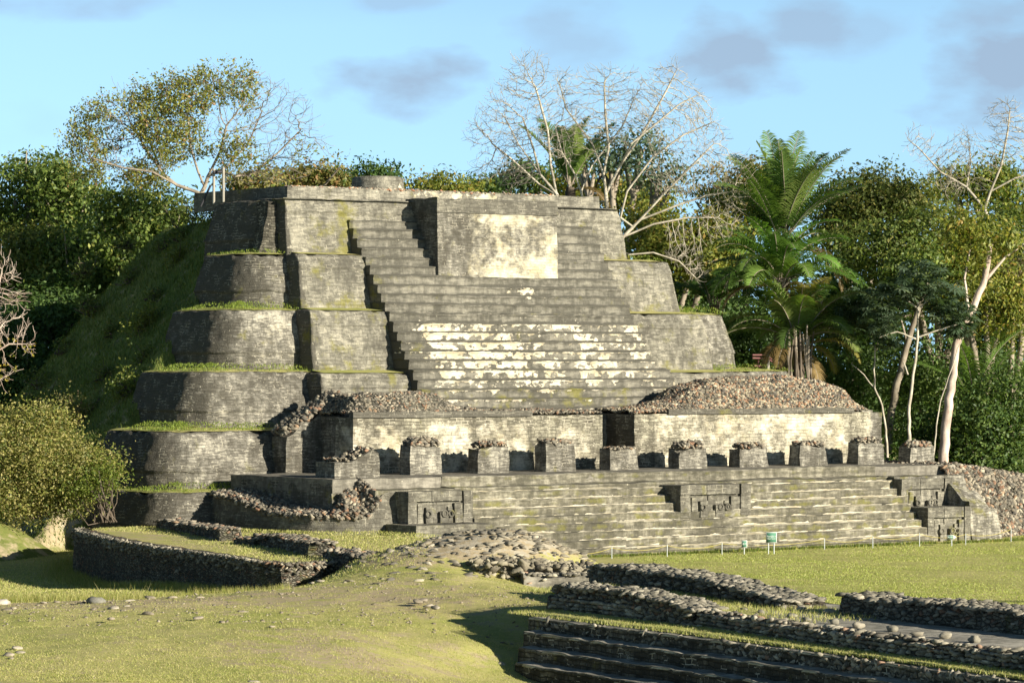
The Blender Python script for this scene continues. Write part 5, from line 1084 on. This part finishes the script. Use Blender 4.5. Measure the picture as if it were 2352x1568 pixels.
def palmate(mb, C, n, R_, pal):
    """umbrella leaves: 9 fingers round each centre"""
    for c in C:
        tilt = RNG.normal(0, .35, 2); a0 = RNG.uniform(0, 6.28); col = pick(pal, 1)[0]; V = []; F = []; s = R_ * RNG.uniform(.7, 1.2)
        for k in range(9):
            a = a0 + k * 2 * math.pi / 9; d = np.array([math.cos(a), math.sin(a), 0]); w = np.array([-d[1], d[0], 0]) * .13 * s
            f = lambda q, z: c + q + np.array([0, 0, z + q[0] * tilt[0] + q[1] * tilt[1]])
            b = len(V); V += [f(d * .05 * s, 0), f(d * .6 * s + w, -.03 * s), f(d * s, -.25 * s), f(d * .6 * s - w, -.03 * s)]; F.append((b, b + 1, b + 2, b + 3))
        mb.add(np.array(V), F, col=col)
def cecropia(label, Y, trunk, L, n, r0=.11, R_=.42):
    t = thing('cecropia_tree', label, 'tree', at(*trunk[0][0][:2], Y), 'W', 'cecropia trees with umbrella leaves'); mb = MB()
    for k, poly in enumerate(trunk):
        P = resample([at(p[0], p[1], Y + (p[2] if len(p) > 2 else 0)) for p in poly], .5); rr_ = r0 * (1 if k == 0 else .5); P[1:-1] += RNG.normal(0, .02, P[1:-1].shape); tube(mb, P, np.linspace(rr_, rr_ * .45, len(P)), 7)
    mb.build('trunk', 'palebark', t); m = MB(); C, _ = sample_lobes(lobes_world(L, Y), n, .3); palmate(m, C, n, R_, PB); m.build('crown', 'leaf', t)
cecropia('white stemmed cecropia with umbrella leaves standing before the leaning trunks', 178, [[(2088, 1075), (2088, 1018), (2087, 950), (2100, 840), (2108, 780), (2110, 700), (2090, 660)], [(2108, 780), (2060, 762), (2020, 775)], [(2108, 775), (2150, 760), (2200, 745)], [(2110, 710), (2140, 680)], [(2110, 710), (2085, 690), (2070, 650)], [(2085, 860), (2075, 830)]],
         [(2090, 660, 70, 30), (2150, 670, 70, 40), (2040, 690, 60, 40), (2190, 720, 60, 35), (2020, 740, 50, 30), (2120, 620, 60, 25)], 420)
cecropia('thin pale cecropia stem bending left, beside the rubble hump', 182, [[(2038, 1050), (2036, 985), (2025, 930), (2010, 890), (2008, 850), (2010, 790)], [(2010, 892), (1985, 860), (1955, 835)]], [(2000, 720, 60, 45), (1960, 700, 50, 40), (2030, 770, 40, 30), (1940, 760, 40, 30)], 240, .075)
cecropia('slender pale stem in front of the thick leaning trunk', 179, [[(2142, 1090), (2145, 1030), (2150, 980), (2160, 920), (2185, 850), (2200, 800), (2215, 770)]], [(2200, 750, 40, 25)], 60, .05)

# --- palms
def frond(mb, base, az, el, length, droop, pal, lf=1.2, n=64, rach=None, curl=1.0, w=.06, twist=0.0):
    """arching feather leaf: curved rachis with leaflets on both sides"""
    T = np.linspace(0, 1, 14); h = np.array([math.sin(az), math.cos(az), 0]); ang = el - droop * T ** 1.4; ds = length / 13
    P = [np.array(base, float)]
    for k in range(13): P.append(P[-1] + ds * (h * math.cos(ang[k]) + np.array([0, 0, math.sin(ang[k])])))
    P = np.array(P); tube(rach, P, np.linspace(.045, .012, 14), 5)
    tq = np.linspace(.16, .99, n); C = np.stack([np.interp(tq, T, P[:, i]) for i in range(3)], 1); D = np.gradient(C, axis=0); D /= np.linalg.norm(D, axis=1)[:, None]
    side = np.cross(D, [0, 0, 1.0]); side /= np.linalg.norm(side, axis=1)[:, None] + 1e-9; upv = np.cross(side, D); col = pick(pal, 1, .2)[0]
    Lf = lf * np.sin(np.pi * np.clip(tq * .9 + .08, 0, 1)) ** .6 * RNG.uniform(.85, 1.1, n)
    for sg in (-1, 1):
        d = side * sg * (.85) + D * .55 + upv * (.28 + twist * sg) + RNG.normal(0, .07, (n, 3)); d /= np.linalg.norm(d, axis=1)[:, None]
        m1 = C + d * Lf[:, None] * .5; e = C + d * Lf[:, None] * .95 - np.array([0, 0, 1]) * (Lf[:, None] * .28 * curl); ww = D * w * .5
        V = np.stack([C - ww, C + ww, m1 + ww * 1.2, m1 - ww * 1.2, e], 1); i = np.arange(n)[:, None] * 5
        b0 = mb.n; mb.add(V.reshape(-1, 3), np.concatenate([i + np.array([[0, 1, 2, 3]])]), col=np.clip(col * RNG.uniform(.8, 1.2), 0, 1)); mb.F[3].append(np.concatenate([i + np.array([[3, 2, 4]])]) + b0)
PP = [((.11, .185, .045), 4), ((.145, .22, .05), 4), ((.20, .26, .07), 2)]; PDEAD = [((.24, .17, .07), 3), ((.17, .115, .055), 3), ((.22, .20, .05), 2)]
def palm(label, px, py, Y, hts, n, length, pal, dead=6, zb=0.0, el=(.5, 1.45), droop=(.6, 1.5), group=None, tr=.3, seed=1, lf=1.2):
    r = np.random.default_rng(seed); c = at(px, py, Y); t = thing('feather_palm', label, 'palm', (c[0], c[1], zb), 'W', group)
    mb = MB(); P = resample([(c[0] + .2, c[1], zb - .3), (c[0], c[1], (zb + c[2]) / 2), c], .35); P[1:-1] += r.normal(0, .03, P[1:-1].shape); tube(mb, P, tr * (1 + .1 * r.normal(0, 1, len(P))), 9); mb.build('trunk', 'darkbark', t)
    lv = MB(); rc = MB()
    for k in range(n):
        e_ = el[0] + (el[1] - el[0]) * ((k + .5) / n) ** .8; frond(lv, c + r.normal(0, .12, 3), k * 2.39996 + r.uniform(-.3, .3), e_, length * r.uniform(.8, 1.1), r.uniform(*droop), pal, lf, twist=r.uniform(-.3, .3), rach=rc)
    lv.build('fronds', 'leaf', t); rc.build('leaf_stalks', 'bark', t)
    if dead:
        dv = MB(); dr = MB()
        for k in range(dead): frond(dv, c + r.normal(0, .1, 3) - [0, 0, .2], k * 2.4 + r.uniform(-.4, .4), r.uniform(-.2, .5), length * r.uniform(.6, .85), r.uniform(1.2, 2.0), PDEAD, .8, 50, dr, 1.6)
        dv.build('dead_fronds', 'leaf', t); dr.build('dead_stalks', 'bark', t)
palm('tallest feather palm, its long fronds standing against the sky right of the pyramid', 1798, 555, 186, 0, 30, 6.3, PP, 4, el=(.62, 1.52), droop=(.35, 1.15), seed=3, lf=1.35)
palm('lower cohune palm with drooping yellowed fronds below the tallest palm', 1835, 790, 182, 0, 26, 5.0, PP + PDEAD[2:], 8, el=(.35, 1.45), droop=(.9, 2.0), seed=5, lf=1.15)
palm('bright green palm fronds between the tallest palm and the pyramid', 1790, 655, 184, 0, 30, 5.2, [((.13, .24, .045), 2), ((.17, .27, .06), 1), ((.09, .17, .04), 1)], 5, el=(.2, 1.45), droop=(.8, 1.9), seed=8, lf=1.2)
palm('palm with a fan of tall fronds behind the bare tree', 1310, 430, 206, 0, 12, 4.6, PP, 2, el=(.9, 1.5), droop=(.3, 1.0), seed=9)
palm('young feather palm with upright fronds right of the thick leaning trunk', 2235, 965, 187, 0, 8, 6.4, [((.11, .19, .04), 1), ((.13, .20, .05), 1)], 0, el=(1.0, 1.5), droop=(.4, 1.5), seed=12, lf=1.1)
palm('half hidden palm at the left edge of the bare limbs over the right woods', 1640, 700, 190, 0, 10, 3.6, [((.09, .17, .035), 1)], 0, el=(.6, 1.35), droop=(.8, 1.7), seed=14, lf=1.0)
# aerial stems under the big palm
t = thing('dead_stem_cluster', 'bundle of grey bare stems hanging under the cohune palm', 'stems', tuple(at(1835, 870, 180)), 'W'); 
for k in range(14):
    mb = MB(); x = 1805 + 70 * RNG.uniform(0, 1); a = at(x + RNG.uniform(-14, 14), 880, 180); b = at(x, 745 + RNG.uniform(0, 40), 180); tube(mb, [a, (a + b) / 2 + RNG.normal(0, .05, 3), b], [.07, .06, .05], 6); mb.build('stem', 'bark' if k % 2 else 'darkbark', t)
# off to the right of the view: the tree whose shadow lies on the lawn
for lab, bx, by, hh, sd in (('tall palm standing on the lawn outside the right edge', 60, 91, 13.5, 21), ('second palm outside the right edge beside the first', 66, 97, 13.0, 22)):
    c = np.array([bx, by, hh]); t = thing('feather_palm', lab, 'palm', (bx, by, 0), 'W'); mb = MB(); tube(mb, resample([(bx, by, -.2), (bx + .3, by, hh / 2), c], 1), .22, 8); mb.build('trunk', 'bark', t); lv = MB(); rc = MB()
    for k in range(18): frond(lv, c, k * 2.4, .2 + .05 * k, 3.8, 1.2, PP, .9, 40, rc)
    lv.build('fronds', 'leaf', t); rc.build('leaf_stalks', 'bark', t)

# --- bush at the left, small shrubs on the slope
def slope_Y(px, py):
    for Y in np.arange(148, 200, .25):
        p = at(px, py, Y); u, v = w2l(p[0], p[1])
        if float(mound_z(np.array([u]), np.array([v]))[0]) > p[2]: return Y
    return 175.0
def bush(label, Y, L, pal, nclump, per, size, zb, r=.35, name='bush', shell=.45, group=None):
    LBS = lobes_world(L, Y, 1.0); c = LBS[0][0]; t = thing(name, label, 'bush', (c[0], c[1], zb), 'W', group); P, out, cl = clumped(LBS, nclump, per, r, shell, .9); mb = MB(); leaf_quads(mb, P, size, pal, .3, .5, out * .6); mb.build('foliage', 'leaf', t)
    st_ = MB(); b = np.array([c[0], c[1], zb])
    for q in cl[RNG.choice(len(cl), min(26, len(cl)), replace=False)]: tube(st_, [b + RNG.normal(0, .25, 3) * [1, 1, 0], (b + q) / 2 + RNG.normal(0, .2, 3), q], [.04, .025, .01], 4)
    st_.build('stems', 'darkbark', t)
bush('big olive green bush at the left edge in front of the overgrown slope', 150, [(80, 1050, 110, 95), (160, 1080, 95, 70), (30, 1000, 80, 70), (210, 1090, 50, 45), (20, 1120, 90, 70), (110, 960, 45, 28), (60, 1150, 90, 40), (150, 1130, 70, 45)], [((.32, .29, .095), 5), ((.26, .265, .07), 5), ((.38, .33, .13), 3), ((.13, .17, .04), 3), ((.10, .11, .04), 2)], 2100, 30, .13, 1.6, .32)
bush('fresh green shrub growing low out of the right side of the big bush', 148.5, [(240, 1090, 30, 24), (200, 1120, 40, 18)], [((.12, .17, .03), 3), ((.18, .21, .04), 3)], 110, 26, .13, 1.5, .25)
bush('bright leafy shrub on the slope beside the terrace with the white patch', slope_Y(345, 745), [(345, 730, 34, 18), (320, 745, 24, 14)], [((.20, .21, .045), 3), ((.14, .17, .035), 3)], 70, 22, .15, 9, .25)
bush('yellow green shrub on the slope at the edge of the top terrace', slope_Y(410, 600), [(415, 590, 30, 20), (450, 600, 30, 14), (395, 640, 18, 16)], [((.18, .19, .04), 3), ((.12, .15, .035), 3)], 90, 22, .15, 12, .25)
bush('pale weedy clump on the grassy bump below the third terrace', slope_Y(190, 965), [(165, 950, 34, 26), (215, 945, 30, 22)], [((.22, .20, .075), 3), ((.16, .17, .045), 3), ((.24, .15, .09), 1)], 150, 24, .14, 4.5, .3)
bush('small fern like shrub at the corner of the third terrace', slope_Y(300, 900), [(300, 890, 34, 20), (280, 900, 26, 16)], [((.17, .18, .04), 3), ((.11, .15, .03), 3)], 60, 22, .14, 7, .25)
bush('grassy shrub at the top edge of the slope under the timber frame', slope_Y(440, 495), [(440, 490, 40, 14), (480, 490, 40, 12), (530, 485, 30, 8)], [((.17, .17, .045), 3), ((.11, .14, .035), 3)], 90, 20, .14, 15, .25)

for k, (x, y, r_) in enumerate([(380, 560, 22), (300, 640, 20), (260, 760, 24), (200, 700, 18), (150, 800, 22), (330, 820, 26), (240, 860, 24), (100, 880, 24), (420, 540, 16), (360, 680, 18), (190, 620, 14), (290, 560, 14), (130, 930, 26), (60, 930, 22), (220, 930, 20)]):
    bush('small dark weedy shrub growing on the shaded grass slope', slope_Y(x, y + 6), [(x, y, r_, r_ * .6), (x + r_ * .7, y + 4, r_ * .6, r_ * .4)], [((.10, .14, .035), 4), ((.16, .19, .05), 3), ((.20, .19, .06), 1)], 34, 20, .16, EYE - (y + r_ * .6 - CY) * slope_Y(x, y + 6) / FPX, .22, name='shrub', group='weedy shrubs on the shaded slope')

# ------------------------------------------------------------------ grass and weeds
def blades(P, hgt, wid, pal, lean=.35):
    n = len(P); a = RNG.uniform(0, 2 * math.pi, n); d = np.stack([np.cos(a), np.sin(a), 0 * a], 1); H = hgt * RNG.uniform(.5, 1.3, (n, 1)); tip = P + np.array([0, 0, 1]) * H + RNG.normal(0, lean, (n, 3)) * H * [1, 1, .2]
    V = np.stack([P - d * wid / 2, P + d * wid / 2, tip], 1); mb = MB(); mb.add(V.reshape(-1, 3), np.arange(3 * n).reshape(n, 3), col=np.repeat(pick(pal, n, .25), 3, 0)); return mb
PGR = [((.38, .40, .12), 5), ((.46, .44, .165), 4), ((.54, .48, .24), 4), ((.29, .34, .09), 2)]
# tall dry grass along the foot of the platform wall, on the slope and ledges
n = 26000; X = RNG.uniform(-20, 6, n); Y = RNG.uniform(82, 118, n); k = RNG.uniform(0, 1, n) < .5 + .5 * vnoise(np.stack([X, Y, X * 0], 1), .5, 6); X, Y = X[k], Y[k]
# turf of the foreground: short blades
n = 230000; Yt = 82 + 40 * RNG.uniform(0, 1, n) ** 1.5; Xt = RNG.uniform(-.165, .04, n) * Yt; dens = .55 + .45 * vnoise(np.stack([Xt, Yt, Xt * 0], 1), .8, 12)
k = RNG.uniform(0, 1, n) < dens; k &= ~((Xt > -1.5) & (Yt < 116) & (Xt > .02 * Yt)); Xt, Yt = Xt[k], Yt[k]; Zt = ground_h(Xt, Yt)
dry_ = RNG.uniform(0, 1, len(Xt)) < np.clip(.7 * np.exp(-((Yt - 106) / 5.5) ** 2) * np.clip((3 - Xt) / 6, 0, 1) + .35 * vnoise(np.stack([Xt, Yt, Xt * 0], 1), .45, 21) - .02 + 1.0 * (Zt > 1.4), 0, 1)
o = blades(np.stack([Xt, Yt, Zt - .01], 1)[~dry_], .05, .02, PGR, .6).build('grass', 'leaf', base=(-8, 100, 0)); o['kind'] = 'stuff'
k = dry_ & (RNG.uniform(0, 1, len(Xt)) < np.where(Zt > 1.4, .3, .55)); o = blades(np.stack([Xt, Yt, Zt - .01], 1)[k], .04, .022, [((.42, .33, .20), 4), ((.34, .27, .16), 3), ((.50, .42, .27), 2), ((.33, .33, .13), 2)], .8).build('grass', 'leaf', base=(-8, 100, 0)); o['kind'] = 'stuff'
Q = []
A_ = np.array(PW)[:, :2]; A_ = resample(A_, .1); k = RNG.integers(0, len(A_), 7000); Q.append(np.stack([A_[k, 0] - np.abs(RNG.normal(.5, .5, 7000)), A_[k, 1] - np.abs(RNG.normal(.5, .6, 7000))], 1))
Q.append(np.stack([RNG.uniform(-22, -8, 9000), 120 + RNG.normal(0, 1.2, 9000)], 1)); Q = np.concatenate(Q); Z = ground_h(Q[:, 0], Q[:, 1])
o = blades(np.stack([Q[:, 0], Q[:, 1], Z], 1), .28, .022, [((.34, .32, .10), 4), ((.26, .29, .07), 4), ((.42, .37, .18), 2)], .3).build('grass', 'leaf', base=(-14, 125, 0)); o['kind'] = 'stuff'
def loc_blades(uv, z, hgt, pal, wid=.03):
    W = np.array([l2w(u, v) for u, v in uv]); o = blades(np.stack([W[:, 0], W[:, 1], z], 1), hgt, wid, pal).build('grass', 'leaf'); o['kind'] = 'stuff'
# weeds along the steps' foot
n = 5000; u = RNG.uniform(-4, 27, n); v = -.2 - np.abs(RNG.normal(0, .28, n)) - .5 * (u > 20); loc_blades(np.stack([u, v], 1), np.zeros(n) - .02, .16, [((.13, .18, .035), 4), ((.20, .23, .05), 3), ((.30, .27, .06), 1)], .05)
# grass on the terraces
PGB = [((.20, .27, .045), 4), ((.27, .32, .06), 4), ((.14, .20, .035), 2)]
uvs = []; zs = []
for uL, uE, vF, z1, R_, cnt in ((-5.5, 0, 20.1, 13.85, 1.6, 1500), (-7.9, 0, 18.3, 11.1, 1.6, 2800), (-10.7, -1, 16.3, 8.15, 1.6, 3000), (-13.3, -6.5, 14.6, 5.45, 1.6, 3000), (-14.7, -9.5, 12.6, 2.75, 1.6, 3000), (20, 25.5, 16.4, 8.1, .1, 1600), (19.5, 22.8, 18.4, 11.1, .1, 1400), (15.3, 20.0, 20.1, 13.85, .1, 900)):
    P, N = corner_path(uL, None, vF, R_, 3.0); P.append((uE, vF)); N.append((0, -1)); A = resample(np.concatenate([np.array(P, float), np.array(N, float)], 1), .1); k = RNG.integers(0, len(A), cnt); off = RNG.uniform(.1, 1.5, cnt)
    uvs.append(A[k, :2] - A[k, 2:] * off[:, None]); zs.append(z1 + .02 + np.interp(off, [.1, .5, 1.5], [0, .06, .35]))
uvs = np.concatenate(uvs); zs = np.concatenate(zs); k = RNG.uniform(0, 1, len(zs)) < .6 + .6 * vnoise(np.stack([uvs[:, 0], uvs[:, 1], zs], 1), .8, 2); loc_blades(uvs[k], zs[k], .09, PGB, .04)
n = 150000; Yl = 113 + 55 * RNG.uniform(0, 1, n) ** 1.3; Xl = RNG.uniform(.012, .18, n) * Yl; rel = np.stack([Xl, Yl], 1) - ORG; ul, vl = rel @ UA, rel @ VA; k = (vl < -.2) | ((ul > 27) & (vl < (ul - 25) * .42 + 1)); k &= (ul > -29) | (vl < -60) | (Yl > 118)
o = blades(np.stack([Xl, Yl, 0 * Xl - .01], 1)[k], .05, .035, [((.33, .39, .095), 5), ((.40, .44, .125), 4), ((.48, .46, .19), 3)], .5).build('grass', 'leaf'); o['kind'] = 'stuff'
n = 60000; Xl = RNG.uniform(-24, -3, n); Yl = RNG.uniform(118, 156, n); k = Yl < 152 + Xl * .2
inside = np.zeros(n, bool); PQ = np.array([p[:2] for p in poly]); j = len(PQ) - 1
for i in range(len(PQ)):
    c_ = ((PQ[i, 1] > Yl) != (PQ[j, 1] > Yl)) & (Xl < (PQ[j, 0] - PQ[i, 0]) * (Yl - PQ[i, 1]) / (PQ[j, 1] - PQ[i, 1] + 1e-9) + PQ[i, 0]); inside ^= c_; j = i
Zl = np.where(inside, 1.33 - .0 * Yl, ground_h(Xl, Yl)); Zl = np.where(inside, np.interp(Yl, [121, 146, 156], [1.30, 1.30, 1.1]), Zl)
o = blades(np.stack([Xl, Yl, Zl], 1), .07, .03, PGR, .5).build('grass', 'leaf'); o['kind'] = 'stuff'
# weeds all over the overgrown slope
n = 60000; u = RNG.uniform(-20, -1, n); v = RNG.uniform(18, 46, n); z = mound_z(u, v); k = (z > .2) & (z < 16.2); loc_blades(np.stack([u, v], 1)[k], z[k] - .03, .22, [((.12, .165, .04), 5), ((.16, .20, .05), 4), ((.22, .22, .07), 2), ((.08, .12, .03), 3)], .06)
# terrace turf on the lower right ruin
n = 26000; v = RNG.uniform(-68, -39.5, n); a = np.interp(-v, [-p[1] for p in LN], [p[0] for p in LN]) + .15; b = np.interp(-v, [-p[1] for p in LW], [p[0] for p in LW]) - .05; w_ = RNG.uniform(0, 1, n) ** .8; loc_blades(np.stack([a + (b - a) * w_, v], 1), np.full(n, 1.33), .09, PGR, .02)
n = 16000; v = RNG.uniform(-52, -37, n); w_ = RNG.uniform(0, 1, n); a = np.interp(-v, [-p[1] for p in LW], [p[0] for p in LW]) + .3; k = RNG.uniform(0, 1, n) < np.clip((v + 53) / 9, 0, 1); loc_blades(np.stack([a + 3.6 * w_, v], 1)[k], np.full(k.sum(), 1.76), .11, PGR, .022)

# ------------------------------------------------------------------ loose stones on the near slope
def one_stone(px, py, zg, s, pal, label, group=None, name='loose_stone', fl=(1.4, 1, .42)):
    b = atz(px, py, zg); z = float(ground_h(np.array([b[0]]), np.array([b[1]]))[0]); b = atz(px, py, z); mb = MB(); stones(mb, [(b[0], b[1], z + s * fl[2] * .25)], s, pal, fl, .95, 1.05, .2, tilt=.08)
    o = mb.build(name, 'rubble', None, base=(b[0], b[1], z)); tag(o, label, 'stone', group)
one_stone(222, 1388, .85, .6, [((.20, .195, .17), 1)], 'largest grey boulder lying on the brow of the near slope at the left', fl=(1.5, 1, .7))
one_stone(190, 1390, .85, .35, [((.10, .095, .085), 1)], 'small dark boulder touching the large grey boulder on its left')
one_stone(5, 1387, .85, .5, [((.55, .50, .42), 1)], 'white stone at the very left edge on the brow of the near slope')
spots = [(290, 1394), (228, 1408), (215, 1402), (345, 1374), (298, 1383), (395, 1374), (460, 1374), (30, 1398), (18, 1402), (55, 1402), (65, 1400), (340, 1410), (262, 1398), (255, 1422), (455, 1420), (510, 1430), (625, 1440), (560, 1408), (715, 1340), (735, 1336), (750, 1345), (700, 1352), (960, 1383), (985, 1392), (1000, 1396), (970, 1380), (660, 1508), (583, 1568), (1106, 1488), (1115, 1500), (20, 1506), (45, 1500), (25, 1514), (40, 1490), (820, 1475), (1160, 1520), (1170, 1512), (1150, 1528), (100, 1385), (130, 1383)]
for k, (x, y) in enumerate(spots):
    one_stone(x, y, .9, RNG.uniform(.16, .34), [((.33, .29, .23), 1), ((.27, .235, .18), 1), ((.40, .36, .29), 1)], 'pale stone lying loose in the short grass of the near slope', 'loose stones on the near slope')
for k, (v, w_) in enumerate([(-47.5, 1.2), (-48.6, 1.1), (-50, 1.3), (-51.2, 1.0), (-52.3, 1.2), (-53.6, 1.1), (-55, 1.2), (-56.4, 1.0), (-57.2, 1.3), (-58.6, 1.1), (-48.2, 2.8), (-49.6, 2.9)]):
    u = np.interp(-v, [-p[1] for p in LW], [p[0] for p in LW]) + w_; p = l2w(u, v); s = RNG.uniform(.24, .42); mb = MB(); stones(mb, [(p[0], p[1], 1.78 + s * .12)], s * .8, PAL_DARK[2:] + PAL_GREY[:2], (1.3, 1, .6), .95, 1.05, tilt=.05); o = mb.build('fallen_block', 'rubble', None, base=(p[0], p[1], 1.76)); tag(o, 'small grey block fallen on the paved floor behind the terrace edge', 'stone', 'fallen blocks on the paved floor')
n = 450; Yt = RNG.uniform(96, 111, n); Xt = RNG.uniform(-.16, .01, n) * Yt; Zt = ground_h(Xt, Yt); st = MB(); stones(st, np.stack([Xt, Yt, Zt + .01], 1), .08, [((.30, .265, .21), 1), ((.22, .19, .145), 1)], (1.2, 1, .5), .5, 1.6, lo=True); o = st.build('gravel', 'rubble'); o['kind'] = 'stuff'; o['label'] = 'small chips of stone scattered in the grass of the near slope'; o['category'] = 'gravel'
